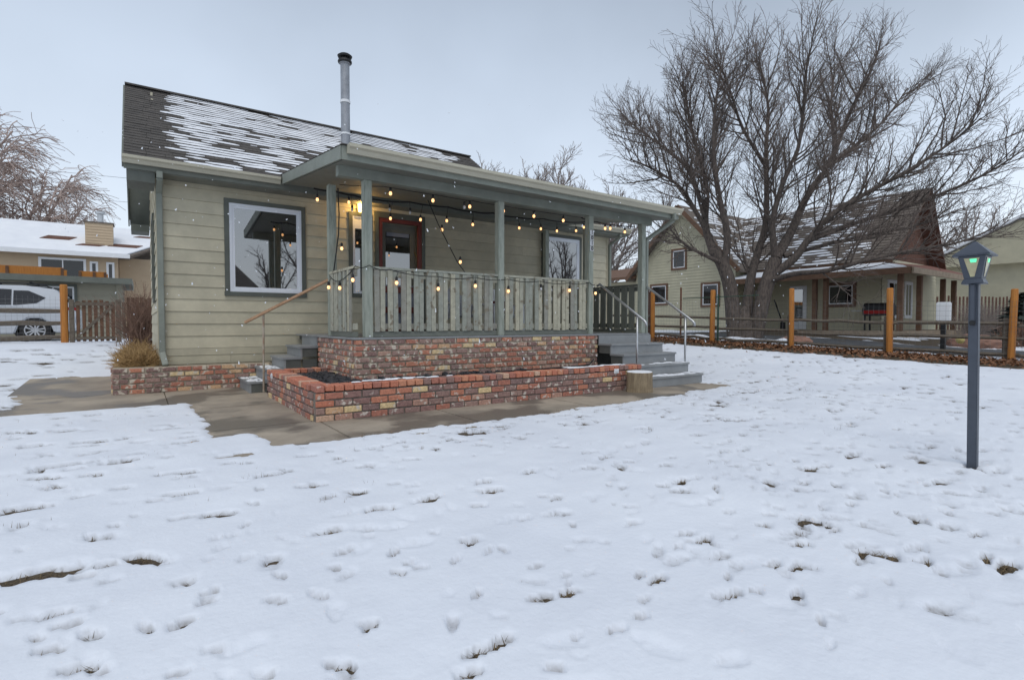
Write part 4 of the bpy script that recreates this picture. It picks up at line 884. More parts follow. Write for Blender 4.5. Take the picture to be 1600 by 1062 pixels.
FLY = 18.7
fl = tag(empty('wire_fence', (-1.68, FLY, g1(-1.68, FLY))), 'wire fence with one orange post and grey rails by the white car', 'fence'); S = Sub(fl)
round_post(-1.66, FLY, g1(-1.66, FLY), 1.62, .085, M['orange_post'], fl, 'orange_post')
LP = [(-1.72, FLY), (-4.1, FLY + .1), (-6.5, FLY + .2)]
round_post(-4.1, FLY + .1, g1(-4.1, FLY), 1.62, .085, M['orange_post'], fl, 'orange_post')
for i in range(2):
    (x, y), (x2, y2) = LP[i], LP[i + 1]; z = g1(x, y)
    for k, hz in enumerate((.16, .55, .88)): split_rail((x, y + .1, z + hz), (x2, y2 + .1, z + hz - .02), fl, .13, 60 + i * 4 + k)
    wire_panel((x, y - .06), (x2, y2 - .06), z + .08, z + .08, 1.2, fl)
S.done()
gz = g1(-1, FLY)
gt = tag(empty('picket_gate', (-1.0, FLY, gz)), 'weathered wooden picket gate with a diagonal brace', 'gate')
MB().box(-.56, -.45, -.05, .06, 0, 1.2).build('gate_post', M['grey_wood'], gt, bevel=.008); MB().box(.46, .58, -.05, .06, 0, 1.22).build('gate_post', M['grey_wood'], gt, bevel=.008); MB().box(.60, .68, -.04, .05, .1, 1.15).build('gate_post', M['grey_wood'], gt, bevel=.008)
for k in range(7):
    x = -.37 + .128 * k; hh = 1.18 + .06 * math.sin(math.pi * k / 6) + rng.gauss(0, .01)
    MB().hexa([(x - .04, .0, .05), (x + .04, .0, .05), (x + .04, .02, .05), (x - .04, .02, .05), (x - .042, .0, hh - .04), (x + .042, 0, hh - .04), (x + .042, .02, hh - .04), (x - .042, .02, hh - .04)]).build('picket', M['brown_wood'], gt, bevel=.008)
MB().box(-.44, .45, -.035, -.002, 1.04, 1.13).build('rail', M['grey_wood'], gt); MB().box(-.44, .45, -.035, -.002, .10, .18).build('rail', M['grey_wood'], gt)
MB().bar((-.38, -.02, .2), (.40, -.02, 1.04), .03, .075).build('brace', M['grey_wood'], gt)

# ------------------------------------------------------------------ white car behind the fence
def car(loc):
    t = tag(empty('parked_car', loc), 'white estate car parked behind the wire fence, tail to the gate', 'car')
    W = 1.84
    prof = [(0.02, .42), (-.02, .62), (.02, .86), (.10, 1.02), (-.9 + .6, 1.05), (-3.0, .98), (-4.05, .90), (-4.45, .72), (-4.5, .42), (-4.4, .25), (-4.02, .25), (-3.92, .55), (-3.72, .70), (-3.48, .70), (-3.28, .55), (-3.18, .25), (-1.40, .25), (-1.30, .55), (-1.10, .70), (-.82, .70), (-.62, .55), (-.54, .27), (-.1, .30)]
    prof = [(x, z) for x, z in prof]; prof[3] = (-.05, 1.02)
    body = extrude_poly(prof, 'y', 0, W).build('body', M['car'], t, bevel=.035)
    def pr(x, z, s): ins = .03 + (z - 1.0) * .34; return (x, ins if s < 0 else W - ins, z)
    lo = [(-.12, 1.0), (-3.15, 1.0)]; hi = [(-.62, 1.60), (-1.6, 1.66), (-2.3, 1.60), (-2.55, 1.50)]
    pts = [(-.10, 1.0), (-.32, 1.34), (-.50, 1.56), (-1.2, 1.655), (-1.9, 1.645), (-2.35, 1.57), (-3.15, 1.0)]
    m = MB(); n = len(pts)
    for s in (-1, 1):
        for x, z in pts: m.v.append(pr(x, z, s))
    m.f.append(tuple(range(n))); m.f.append(tuple(n + i for i in reversed(range(n))))
    for i in range(n): j = (i + 1) % n; m.f.append((i, n + i, n + j, j))
    m.build('cabin', M['car'], t, bevel=.03)
    def win(pl_, name='side_window'):
        m = MB(); nn = len(pl_); 
        for x, z in pl_: p = pr(x, z, -1); m.v.append((p[0], p[1] - .012, p[2]))
        m.f.append(tuple(range(nn))); m.build(name, M['car_glass'], t)
    win([(-.72, 1.30), (-.92, 1.14), (-1.35, 1.08), (-1.42, 1.08), (-1.42, 1.50), (-1.1, 1.50)]); win([(-1.46, 1.08), (-2.2, 1.06), (-2.2, 1.55), (-1.46, 1.53)]); win([(-2.24, 1.06), (-2.95, 1.06), (-2.36, 1.50), (-2.24, 1.54)])
    m = MB(); m.quad((-.085, .22, 1.06), (-.085, W - .22, 1.06), (-.44, W - .27, 1.50), (-.44, .27, 1.50)); o = m.build('rear_window', M['car_glass'], t); o.location = (.028, 0, .01)
    MB().hexa([(-.42, -.008, .93), (.0, -.008, .93), (.02, .25, .93), (-.3, .25, .93), (-.2, -.008, 1.03), (-.04, -.008, 1.03), (-.02, .25, 1.03), (-.1, .25, 1.03)]).build('tail_light', M['tail'], t, bevel=.01)
    for y in (.32, W - .32):
        MB().tube([(-.7, y, 1.66), (-.85, y, 1.715), (-2.0, y, 1.72), (-2.2, y, 1.66)], .02, 6).build('roof_rail', M['black'], t)
    for x in (-1.05, -1.9): MB().bar((x, .22, 1.75), (x, W - .22, 1.75), .06, .03).build('roof_bar', M['black'], t)
    MB().box(-4.3, -.1, .06, W - .06, .27, .42).build('sill', M['black'], t)
    for xc in (-.96, -3.6):
        wh = empty('wheel', (xc, .02, .35)); wh.parent = t
        ty = MB().lathe([(.22, -.10), (.30, -.11), (.345, -.08), (.35, 0), (.345, .08), (.30, .11), (.22, .10)], (0, 0, 0), 26).build('tyre', M['tyre'], wh, smooth=False, rot=(R(90), 0, 0), loc=(0, .1, 0))
        m = MB(); m.lathe([(.235, .06), (.24, .08), (.215, .085), (.205, .05)], (0, 0, 0), 24); m.lathe([(.05, .07), (.05, .09)], (0, 0, 0), 10)
        for k in range(5):
            a = 2 * math.pi * k / 5; c, s = math.cos(a), math.sin(a)
            for q_ in (-.03, .03): m.bar((c * .03 - s * q_ * .5, s * .03 + c * q_ * .5, .082), (c * .22 - s * q_ * 1.7, s * .22 + c * q_ * 1.7, .082), .035, .02)
        m.build('rim', M['alloy'], wh, rot=(R(90), 0, 0), loc=(0, .07, 0))
        MB().lathe([(.45, -.002), (.46, .02)], (0, 0, 0), 26).build('wheel_arch', M['black'], t, rot=(R(90), 0, 0), loc=(xc, .08, .36))
car((-1.52, 20.5, g1(-2.5, 20.5) + .0))

# ------------------------------------------------------------------ buildings on the left
def lap(m, p, t, n, lo, hi, z0, z1, ex, proud=.028):
    """lap siding courses on a wall through p (2D), along t, normal n; lo/hi(z) extents along t"""
    p, t, n = Vector(p), Vector(t), Vector(n); z = z0
    while z < z1 - .01:
        zt = min(z + ex, z1); zm = (z + zt) / 2; a, b = lo(zm), hi(zm)
        if b > a + .02:
            A = p + t * a; B = p + t * b; o1 = n * proud; o2 = n * .003
            m.quad((*(A + o1), z), (*(B + o1), z), (*(B + o2), zt), (*(A + o2), zt)); m.quad((*A, z), (*B, z), (*(B + o1), z), (*(A + o1), z))
        z = zt
    return m
const = lambda v: (lambda z: v)
def simple_window(parent, p, t, n, u0, u1, z0, z1, trimm, tw=.08, bars=True):
    p, t, n = Vector(p), Vector(t), Vector(n); m = MB()
    def bx(a, b, c, d_, o0, o1, mm):
        A = p + t * a; B = p + t * b; i, o = n * o0, n * o1
        mm.hexa([(*(A + i), c), (*(B + i), c), (*(B + o), c), (*(A + o), c), (*(A + i), d_), (*(B + i), d_), (*(B + o), d_), (*(A + o), d_)])
    bx(u0, u1, z1 - tw, z1, .0, .06, m); bx(u0, u1, z0, z0 + tw, 0, .06, m); bx(u0, u0 + tw, z0 + tw, z1 - tw, 0, .06, m); bx(u1 - tw, u1, z0 + tw, z1 - tw, 0, .06, m)
    w = m.build('window', trimm, parent)
    m = MB(); f = .05; a, b, c, d_ = u0 + tw, u1 - tw, z0 + tw, z1 - tw
    bx(a, b, d_ - f, d_, 0, .045, m); bx(a, b, c, c + f, 0, .045, m); bx(a, a + f, c + f, d_ - f, 0, .045, m); bx(b - f, b, c + f, d_ - f, 0, .045, m)
    if bars: k = (a + b) / 2; bx(k - f / 2, k + f / 2, c + f, d_ - f, 0, .043, m)
    m.build('frame', M['white'], w)
    m = MB(); bx(a + f, b - f, c + f, d_ - f, .0, .036, m); m.build('pane', M['glass_dark'], w)
    return w
sz = g1(-2, 24)
sh = tag(empty('garage', (-.42, 23.8, sz)), 'low flat-roofed garage with grey-green siding behind the white car', 'garage'); S = Sub(sh)
MB().box(-9, -.52, 23.84, 29, sz, 2.55).build('wall', M['shed'], sh)
lap(MB(), (-9, 23.84), (1, 0), (0, -1), const(0), const(8.48), sz, 2.55, .22).build('siding', M['shed'], sh)['kind'] = 'stuff'
lap(MB(), (-.52, 23.84), (0, 1), (1, 0), const(0), const(5), sz, 2.55, .22).build('siding', M['shed'], sh)['kind'] = 'stuff'
MB().hexa([(-9.2, 23.4, 2.56), (-.18, 23.4, 2.50), (-.18, 29.2, 2.56), (-9.2, 29.2, 2.56), (-9.2, 23.4, 2.76), (-.18, 23.4, 2.70), (-.18, 29.2, 2.86), (-9.2, 29.2, 2.86)]).build('roof', M['sage_dark'], sh)
simple_window(sh, (-9, 23.84), (1, 0), (0, -1), 5.95, 7.25, 1.55, 2.45, M['trim'])
MB().box(-.66, -.48, 23.80, 23.82, sz, 2.5).build('corner_board', M['shed'], sh); S.done()
# stacked planter boxes of orange timber on the flat roof
for k, (x0, x1, y0, z1, lab) in enumerate(((-9, -5.2, 24.4, 3.12, 'long orange timber box at the left end of the garage roof'), (-5.15, -2.15, 24.4, 3.06, 'orange timber box in the middle of the garage roof'), (-1.75, -.95, 24.5, 2.98, 'small low timber frame at the right end of the garage roof'))):
    t = tag(empty('timber_box', ((x0 + x1) / 2, y0, 2.76)), lab, 'timber box', 'timber boxes on the garage roof'); S = Sub(t)
    zb0 = 2.74 + .01 * k
    MB().box(x0, x1, y0, y0 + .05, zb0, z1).build('front_board', M['orange_post'], t, bevel=.01); MB().box(x0, x1, y0 + 1, y0 + 1.05, zb0, z1).build('back_board', M['orange_post'], t)
    for x in (x0, (x0 + x1) / 2, x1 - .08): MB().box(x, x + .08, y0 - .04, y0 - .002, zb0, z1 - .02).build('stud', M['brown_wood'], t)
    S.done()

lh = tag(empty('tan_house', (0, 36, .6)), 'tan two-storey house with snowy roof and boxed chimney in the left distance', 'house'); S = Sub(lh)
MB().box(-12, -.9, 36, 44, .5, 4.75).build('wall', M['tan_siding'], lh); MB().box(-.88, 3, 37.4, 44, .5, 4.8).build('wall', M['tan_siding'], lh)
lap(MB(), (-12, 36), (1, 0), (0, -1), const(0), const(11.1), .5, 4.75, .16).build('siding', M['tan_siding'], lh)['kind'] = 'stuff'; lap(MB(), (-.88, 37.4), (1, 0), (0, -1), const(0), const(3.8), .5, 4.8, .16).build('siding', M['tan_siding'], lh)['kind'] = 'stuff'
rr_ = MB().hexa([(-12.4, 35.4, 4.72), (-.4, 35.4, 4.72), (-.4, 44.6, 4.72), (-12.4, 44.6, 4.72), (-9.0, 40, 6.85), (3.2, 40, 6.85), (3.2, 40.2, 6.85), (-9.0, 40.2, 6.85)]).build('roof', M['nb_roof'], lh)
A = ((-5.6, 35.42, 4.75), (-.5, 35.42, 4.75), (3.2, 40, 6.87), (-3.9, 40, 6.87))
m = MB(); m.hexa([(-12.3, 35.5, 4.79), (-.5, 35.5, 4.79), (2.8, 39.8, 6.79), (-8.8, 39.8, 6.79), (-12.3, 35.5, 4.85), (-.5, 35.5, 4.85), (2.8, 39.8, 6.85), (-8.8, 39.8, 6.85)]); m.build('roof_snow', M['snow'], rr_)
for a in ((-3.6, 37.3, 1.2, .5), (-2.2, 36.5, 1.0, .25), (-.7, 36.7, 1.3, .4), (.2, 38.4, .8, .25)):
    x, y, l, w_ = a; z = 4.85 + (y - 35.5) * .465; MB().hexa([(x - l / 2, y - w_ / 2, z - w_ * .23), (x + l / 2, y - w_ / 2, z - w_ * .23), (x + l / 2 + .3, y + w_ / 2, z + w_ * .23), (x - l / 2 + .3, y + w_ / 2, z + w_ * .23), (x - l / 2, y - w_ / 2, z - w_ * .23 + .03), (x + l / 2, y - w_ / 2, z - w_ * .23 + .03), (x + l / 2 + .3, y + w_ / 2, z + w_ * .23 + .03), (x - l / 2 + .3, y + w_ / 2, z + w_ * .23 + .03)]).build('bare_shingles', M['nb_brown'], rr_)
MB().box(-12.4, -.35, 35.22, 35.38, 4.60, 4.80).build('gutter', M['white'], lh)
ch = MB().box(-2.3, -1.1, 36.6, 37.6, 5.0, 6.55).build('chimney', M['tan_siding'], lh)
lap(MB(), (-2.3, 36.6), (1, 0), (0, -1), const(0), const(1.2), 5.0, 6.5, .15, .03).build('siding', M['tan_siding'], ch)['kind'] = 'stuff'
MB().box(-2.36, -1.04, 36.54, 37.66, 6.55, 6.62).build('chimney_cap', M['nb_roof'], ch); MB().lathe([(.14, 6.62), (.14, 7.1), (.22, 7.12), (.22, 7.25), (.02, 7.3)], (-1.65, 37.1, 0), 14).build('flue', M['galv'], ch)
simple_window(lh, (-12, 36), (1, 0), (0, -1), 7.85, 9.75, 3.45, 4.5, M['white'], .06); simple_window(lh, (-12, 36), (1, 0), (0, -1), 9.9, 10.25, 3.3, 4.4, M['white'], .05, False); simple_window(lh, (-12, 36), (1, 0), (0, -1), 10.6, 10.95, 3.3, 4.4, M['white'], .05, False)
S.done()
bf = tag(empty('board_fence', (.6, 28, .6)), 'tall brown board fence between garage and house corner', 'fence'); S = Sub(bf)
for k in range(16): MB().box(-.42 + .15 * k, -.29 + .15 * k, 27.5, 27.53, .5, 2.2 + rng.gauss(0, .02)).build('board', M['brown_wood'], bf)
MB().box(-.45, 2.1, 27.54, 27.58, 1.9, 1.98).build('rail', M['brown_wood'], bf); S.done()

# ------------------------------------------------------------------ neighbour house on the right
nz = .55
nb_ = tag(empty('neighbour_house', (23, 8, nz)), 'pale yellow neighbour house with steep snowy roof and wrap-around porch', 'house'); S = Sub(nb_)
WX = 23.2; GX = 21.6; RDX, RDZ = 26.3, 6.6; YN, YF = 8.3, 20
MB().box(WX + .02, 29, YN + .02, YF, nz, 3.6).build('wall', M['nb_siding'], nb_)
lap(MB(), (WX, YN), (0, 1), (-1, 0), const(0), const(YF - YN), nz, 3.6, .14).build('siding', M['nb_siding'], nb_)['kind'] = 'stuff'
lap(MB(), (WX, YN), (1, 0), (0, -1), const(0), const(5.8), nz, 3.6, .14).build('siding', M['nb_siding'], nb_)['kind'] = 'stuff'
m = MB(); m.hexa([(WX, YN, 3.6), (WX, YN + .1, 3.6), (28, YN + .1, 3.6), (28, YN, 3.6), (RDX - .1, YN, RDZ - .15), (RDX - .1, YN + .1, RDZ - .15), (RDX + .1, YN + .1, RDZ - .15), (RDX + .1, YN, RDZ - .15)]); m.build('gable_wall', M['nb_brown'], nb_)
rn = shingles((22.5, YF, 3.45), (22.5, 7.7, 3.45), (RDX, 7.7, RDZ), (RDX, YF, RDZ), 26, .02, None).build('roof', M['nb_roof'], nb_)
MB().hexa([(22.55, 7.75, 3.3), (22.55, YF, 3.3), (RDX, YF, RDZ - .2), (RDX, 7.75, RDZ - .2), (22.55, 7.75, 3.44), (22.55, YF, 3.44), (RDX, YF, RDZ - .01), (RDX, 7.75, RDZ - .01)]).build('roof_deck', M['nb_trim'], rn)
MB().hexa([(28.2, 7.7, 3.3), (28.3, 7.7, 3.3), (28.3, YF, 3.3), (28.2, YF, 3.3), (RDX, 7.7, RDZ), (RDX + .02, 7.7, RDZ), (RDX + .02, YF, RDZ), (RDX, YF, RDZ)]).build('far_slope', M['nb_brown'], rn)
tag(roof_snow((22.5, YF, 3.45), (22.5, 7.7, 3.45), (RDX, 7.7, RDZ), (RDX, YF, RDZ), 26, .0, .93, .62, 15, .02, st=.16).build('roof_snow', M['snow'], rn), kind='stuff')
# cross gable towards the fence
ya, yc, yb = 13.35, 16.2, 19.05; ze, za = 3.75, 6.65
MB().box(GX + .02, WX, ya + .02, yb - .02, nz, ze).build('wing_wall', M['nb_siding'], nb_)
lo = lambda z: 0 if z < ze else (z - ze) / (za - ze) * (yc - ya); hi_ = lambda z: (yb - ya) - (0 if z < ze else (z - ze) / (za - ze) * (yb - yc))
lap(MB(), (GX, ya), (0, 1), (-1, 0), lo, hi_, nz, za - .1, .14).build('siding', M['nb_siding'], nb_)['kind'] = 'stuff'
lap(MB(), (GX, ya), (1, 0), (0, -1), const(0), const(1.6), nz, ze, .14).build('siding', M['nb_siding'], nb_)['kind'] = 'stuff'
m = MB()
for y_ in (ya, yb):
    s = -1 if y_ == ya else 1
    m.hexa([(GX - .4, y_ + s * .4, ze - .42), (27, y_ + s * .4, ze - .42), (27, yc, za + .02), (GX - .4, yc, za + .02), (GX - .4, y_ + s * .4, ze - .32), (27, y_ + s * .4, ze - .32), (27, yc, za + .14), (GX - .4, yc, za + .14)])
wr = m.build('wing_roof', M['nb_roof'], nb_)
m = MB()
for y_, s in ((ya, -1), (yb, 1)): m.bar((GX - .42, y_ + s * .4, ze - .37), (GX - .42, yc, za + .07), .03, .2)
m.build('barge_board', M['nb_trim'], wr)
tag(roof_snow((GX - .4, ya - .4, ze - .31), (26, ya - .4, ze - .31), (26, yc, za + .15), (GX - .4, yc, za + .15), 22, .02, 1, .58, 18, .02, st=.16).build('wing_snow', M['snow'], wr), kind='stuff')
# low lean-to at the left end
MB().box(GX + .3, 26, yb + .02, 27, nz, 3.4).build('lean_to_wall', M['nb_siding'], nb_); lap(MB(), (GX + .3, yb), (0, 1), (-1, 0), const(0), const(8), nz, 3.4, .14).build('siding', M['nb_siding'], nb_)['kind'] = 'stuff'
MB().hexa([(GX - .2, yb, 3.45), (26, yb, 4.5), (26, 27, 4.5), (GX - .2, 27, 3.45), (GX - .2, yb, 3.6), (26, yb, 4.65), (26, 27, 4.65), (GX - .2, 27, 3.6)]).build('lean_to_roof', M['nb_trim'], nb_)
for (X, u0, u1, z0, z1) in ((GX, .75, 1.75, 1.85, 3.0), (GX, 2.55, 3.45, 3.7, 4.75), (GX, 3.65, 4.75, 2.0, 3.1)):
    simple_window(nb_, (X, ya), (0, 1), (-1, 0), u0, u1, z0, z1, M['nb_trim'], .1, False)
simple_window(nb_, (WX, YN), (0, 1), (-1, 0), .85, 2.0, 1.75, 2.75, M['nb_trim'], .12, False)
simple_window(nb_, (WX, YN), (0, 1), (-1, 0), 4.9, 5.6, 1.5, 2.6, M['white'], .08, False)
dn = MB().box(WX - .05, WX + .01, 11.05, 11.75, nz + .3, 2.7).build('door', M['white'], nb_); MB().box(WX - .06, WX - .052, 11.2, 11.6, 1.3, 2.55).build('pane', M['glass'], dn)
simple_window(nb_, (WX, YN), (1, 0), (0, -1), .5, 1.7, 1.3, 2.8, M['white'], .08); simple_window(nb_, (WX, YN), (1, 0), (0, -1), 2.2, 3.0, 1.3, 2.8, M['white'], .08)
# porch deck, posts, roof
MB().box(GX - .1, WX - .02, 6.9, 13.2, nz + .02, nz + .28).build('porch_deck', M['deck'], nb_); MB().box(WX - .02, 28, 6.9, YN - .02, nz + .02, nz + .28).build('porch_deck', M['deck'], nb_)
for (x, y) in ((GX, 7.1), (GX + .02, 9.55), (GX, 9.95), (GX, 12.6), (23.4, 7.1), (25.9, 7.1), (27.2, 7.1)): MB().box(x, x + .16, y, y + .16, nz + .282, 2.85).build('porch_post', M['nb_trim'], nb_, bevel=.01)
pr_ = MB().hexa([(GX - .45, 6.7, 2.86), (WX, 8.3, 3.30), (WX, 13.3, 3.30), (GX - .45, 13.3, 2.86), (GX - .45, 6.7, 3.0), (WX, 8.3, 3.44), (WX, 13.3, 3.44), (GX - .45, 13.3, 3.0)]).build('porch_roof', M['nb_trim'], nb_)
MB().hexa([(GX - .40, 6.85, 3.01), (WX, 8.42, 3.45), (WX, 13.3, 3.45), (GX - .40, 13.3, 3.01), (GX - .36, 6.95, 3.07), (WX - .05, 8.5, 3.5), (WX - .05, 13.3, 3.5), (GX - .36, 13.3, 3.07)]).build('porch_snow', M['snow'], pr_)
MB().hexa([(GX - .45, 6.69, 2.86), (28.5, 6.69, 2.86), (28.5, 8.29, 3.5), (WX + .0, 8.29, 3.3), (GX - .45, 6.69, 3.0), (28.5, 6.69, 3.0), (28.5, 8.29, 3.62), (WX, 8.29, 3.44)]).build('russet_roof', M['nb_red'], pr_)
MB().box(GX - .5, 28.5, 6.62, 6.68, 2.78, 2.98).build('porch_fascia', M['deck'], pr_); MB().box(GX - .53, GX - .47, 6.7, 13.3, 2.78, 2.98).build('porch_fascia', M['nb_trim'], pr_)
S.done()
# grill, shovel on the neighbour's porch
t = tag(empty('barbecue_grill', (22.2, 8.0, nz + .28)), 'black barbecue grill with red trim on the neighbour porch', 'grill')
MB().box(-.28, .28, -.45, .45, .55, .78).build('firebox', M['black'], t, bevel=.03); MB().lathe([(.02, .45), (.29, .44), (.30, -.44), (.02, -.45)], (0, 0, 0), 16).build('lid', M['black'], t, rot=(R(90), 0, 0), loc=(0, 0, .80), scale=(1, .75, 1))
MB().box(-.295, -.285, -.40, .40, .62, .74).build('front_panel', M['tail'], t); MB().box(-.25, .25, .47, .85, .72, .75).build('side_shelf', M['galv'], t)
for x in (-.22, .22):
    for y in (-.38, .38): MB().box(x - .025, x + .025, y - .025, y + .025, 0, .56).build('leg', M['black'], t)
t = tag(empty('shovel', (22.9, 11.9, nz + .28)), 'black shovel leaning on the neighbour house wall', 'shovel')
MB().tube([(-.1, .35, 1.3), (-.05, 0, .3)], .03, 6).build('handle', M['black'], t); MB().box(-.12, .02, -.1, .06, 0, .32).build('blade', M['black'], t)

# utility box, far right things
t = tag(empty('meter_box', (17.3, 4.75, g1(17.3, 4.75))), 'white utility box on a short dark post behind the lamp post', 'utility box')
MB().box(-.05, .05, -.05, .05, 0, .95).build('post', M['black'], t); MB().box(-.08, .06, -.15, .15, .78, 1.28).build('box', M['white'], t, bevel=.02)
t = tag(empty('cream_house', (38, 6, .6)), 'cream house gable far behind the evergreen at the right edge', 'house'); S = Sub(t)
MB().box(36, 46, 3, 10.5, .4, 4.2).build('wall', M['nb_siding'], t)
MB().hexa([(35.5, 2.5, 4.1), (46, 2.5, 4.1), (46, 11, 4.1), (35.5, 11, 4.1), (35.5, 6.7, 6.2), (46, 6.7, 6.2), (46, 6.8, 6.2), (35.5, 6.8, 6.2)]).build('roof', M['nb_siding'], t)
m = MB()
for y_ in (2.4, 11.1): m.hexa([(35.3, y_, 4.12), (46, y_, 4.12), (46, 6.75, 6.3), (35.3, 6.75, 6.3), (35.3, y_, 4.25), (46, y_, 4.25), (46, 6.75, 6.42), (35.3, 6.75, 6.42)])
m.build('roof_snow', M['snow'], t); S.done()
t = tag(empty('board_fence', (30, 10, .6)), 'dark brown board fence right of the neighbour house', 'fence'); S = Sub(t)
for k in range(48): MB().box(28.9 + .2 * k, 29.08 + .2 * k, 9.8 - .09 * k, 9.83 - .09 * k, .4, 2.4 + rng.gauss(0, .02)).build('board', M['nb_brown'], t)
S.done()

# ------------------------------------------------------------------ trees
def limb_tubes(m, br, sides):
    for pts, rad in br: m.tube(pts, rad, sides, False)
def arclen(pts): return sum((b - a).length for a, b in zip(pts[:-1], pts[1:]))
def along(pts, rad, s):
    for i in range(len(pts) - 1):
        l = (pts[i + 1] - pts[i]).length
        if s <= l or i == len(pts) - 2:
            f = min(1, s / max(l, 1e-6)); return pts[i].lerp(pts[i + 1], f), (pts[i + 1] - pts[i]).normalized(), rad[i] + (rad[i + 1] - rad[i]) * f
        s -= l
def smooth_path(P, n=4):
    P = [Vector(p) for p in P]; out = []
    for i in range(len(P) - 1):
        p0 = P[max(i - 1, 0)]; p1 = P[i]; p2 = P[i + 1]; p3 = P[min(i + 2, len(P) - 1)]
        for k in range(n):
            t = k / n; out.append(.5 * ((2 * p1) + (p2 - p0) * t + (2 * p0 - 5 * p1 + 4 * p2 - p3) * t * t + (-p0 + 3 * p1 - 3 * p2 + p3) * t ** 3))
    out.append(P[-1]); return out
def sprout(parents, r, spacing, l0, l1, ang, up, segs, rmax, rmin, start=.2, jit=.12, wind=Vector((0, 0, 0))):
    out = []
    for pts, rad in parents:
        L = arclen(pts); s = L * start + r.uniform(0, spacing)
        while s < L:
            p, t, rr = along(pts, rad, s)
            ax = t.orthogonal().normalized(); ax.rotate(Matrix.Rotation(r.uniform(0, 2 * math.pi), 3, t))
            dvec = t.copy(); dvec.rotate(Matrix.Rotation(R(r.uniform(*ang)), 3, ax)); dvec.z += up * .6; dvec.normalize()
            taper = 1 - .45 * (s / L); ln = r.uniform(l0, l1) * taper; st = ln / segs; q_ = [p.copy()]; 
            for k in range(segs):
                p = p + dvec * st; q_.append(p.copy()); dvec = dvec + Vector((r.gauss(0, jit), r.gauss(0, jit), r.gauss(0, jit) + up * .22)) + wind; dvec.normalize()
            r0 = min(rmax, rr * .75); out.append((q_, [r0 + (rmin - r0) * k / segs for k in range(segs + 1)]))
            s += spacing * r.uniform(.6, 1.4)
    return out
LIMBS = {
'L0': ([(17.05, 10.55, .5), (17.05, 10.73, 2.23), (16.98, 10.99, 3.15), (16.8, 11.26, 3.73)], .27, .20),
'L1a': ([(16.8, 11.26, 3.68), (16.75, 11.57, 4.64), (17.08, 11.77, 6.1), (16.88, 12.23, 8.1), (16.85, 12.71, 10.2)], .22, .03),
'L1b': ([(17.01, 10.96, 3.08), (16.84, 10.76, 4.23), (16.34, 10.8, 5.61), (15.97, 10.75, 7.01), (15.87, 10.63, 8.36), (15.88, 10.42, 9.59)], .20, .03),
'L1c': ([(16.8, 11.39, 4.16), (16.18, 11.63, 5.15), (15.26, 11.57, 5.79), (14.09, 11.68, 6.19), (12.97, 11.74, 6.36)], .14, .025),
'L1d': ([(16.75, 11.58, 4.91), (16.91, 12.4, 6.78), (16.76, 13.41, 7.87), (16.5, 14.37, 8.76), (16.26, 15.18, 9.6)], .13, .025),
'L1e': ([(16.94, 11.01, 3.22), (15.81, 10.96, 3.44), (14.95, 10.97, 3.65), (14.2, 10.9, 3.93), (13.7, 10.9, 4.35)], .11, .02),
'M': ([(17.46, 10.44, .5), (17.84, 10.47, 2.59), (18.18, 10.4, 3.63), (18.55, 10.31, 4.91), (18.98, 10.59, 7.54), (19.27, 10.7, 9.18), (19.22, 11.05, 11.0)], .27, .03),
'R0': ([(17.5, 10.1, .5), (17.78, 9.89, 2.21), (18.11, 9.7, 3.33)], .28, .22),
'M2': ([(18.11, 9.7, 3.33), (17.75, 9.64, 4.49), (17.54, 9.22, 5.68), (17.48, 8.69, 6.74), (17.33, 8.47, 7.99), (17.16, 8.28, 9.38)], .17, .03),
'R1': ([(18.11, 9.7, 3.33), (19.01, 9.6, 4.44), (19.71, 9.51, 5.56), (20.47, 9.26, 6.59), (21.08, 9.11, 7.49), (21.73, 8.95, 8.89), (22.51, 8.69, 10.27), (23.0, 8.5, 11.4)], .24, .03),
'R1b': ([(20.55, 9.21, 6.77), (22.2, 8.9, 7.8), (23.8, 8.54, 9.0), (25.0, 8.2, 10.4)], .12, .025),
'R2': ([(17.97, 9.78, 2.77), (18.31, 9.19, 3.29), (18.46, 8.74, 3.96), (18.76, 8.07, 4.76), (19.26, 7.37, 5.3), (19.84, 6.49, 5.88), (20.39, 5.64, 6.56), (20.9, 4.95, 7.3)], .22, .025),
'R3': ([(18.46, 8.74, 3.9), (19.3, 7.9, 4.35), (19.9, 6.9, 4.7), (20.4, 5.8, 5.1), (20.9, 4.8, 5.6), (21.2, 4.0, 6.2)], .13, .02),
'R4': ([(17.88, 9.84, 2.55), (17.8, 8.92, 2.74), (17.68, 7.77, 2.76), (17.85, 6.69, 3.01), (18.22, 5.7, 3.21), (18.76, 4.83, 3.37), (19.1, 4.2, 3.7)], .15, .02),
'R5': ([(18.25, 9.49, 3.42), (19.1, 8.6, 3.75), (19.6, 7.5, 4.0), (20.2, 6.3, 4.2), (20.6, 5.3, 4.6)], .11, .02),
'C1': ([(18.87, 10.52, 6.85), (17.44, 10.6, 7.96), (16.63, 10.6, 9.09), (15.9, 10.7, 10.1)], .10, .02),
'C2': ([(21.08, 9.11, 7.49), (22.0, 9.7, 9.4), (22.7, 9.9, 11.2)], .11, .025)}
r = random.Random(21)
tree = tag(empty('bare_tree', (17.4, 10.35, g1(17.4, 10.35))), 'large spreading bare tree with several trunks before the yellow neighbour house', 'tree'); S = Sub(tree)
main = []
for k, (P, r0, r1) in LIMBS.items():
    pts = smooth_path(P, 4); n = len(pts); rad = [(r0 + (r1 - r0) * (i / (n - 1)) ** .7) * (1 if k in ('L0', 'R0') else .8) for i in range(n)]
    main.append((pts, rad))
m = MB(); limb_tubes(m, main, 10)
m.tube(smooth_path([(17.3, 10.4, .3), (17.32, 10.4, 1.0), (17.36, 10.4, 1.7)], 4), [.50, .45, .41, .37, .33, .28, .22, .16, .08], 14, False)
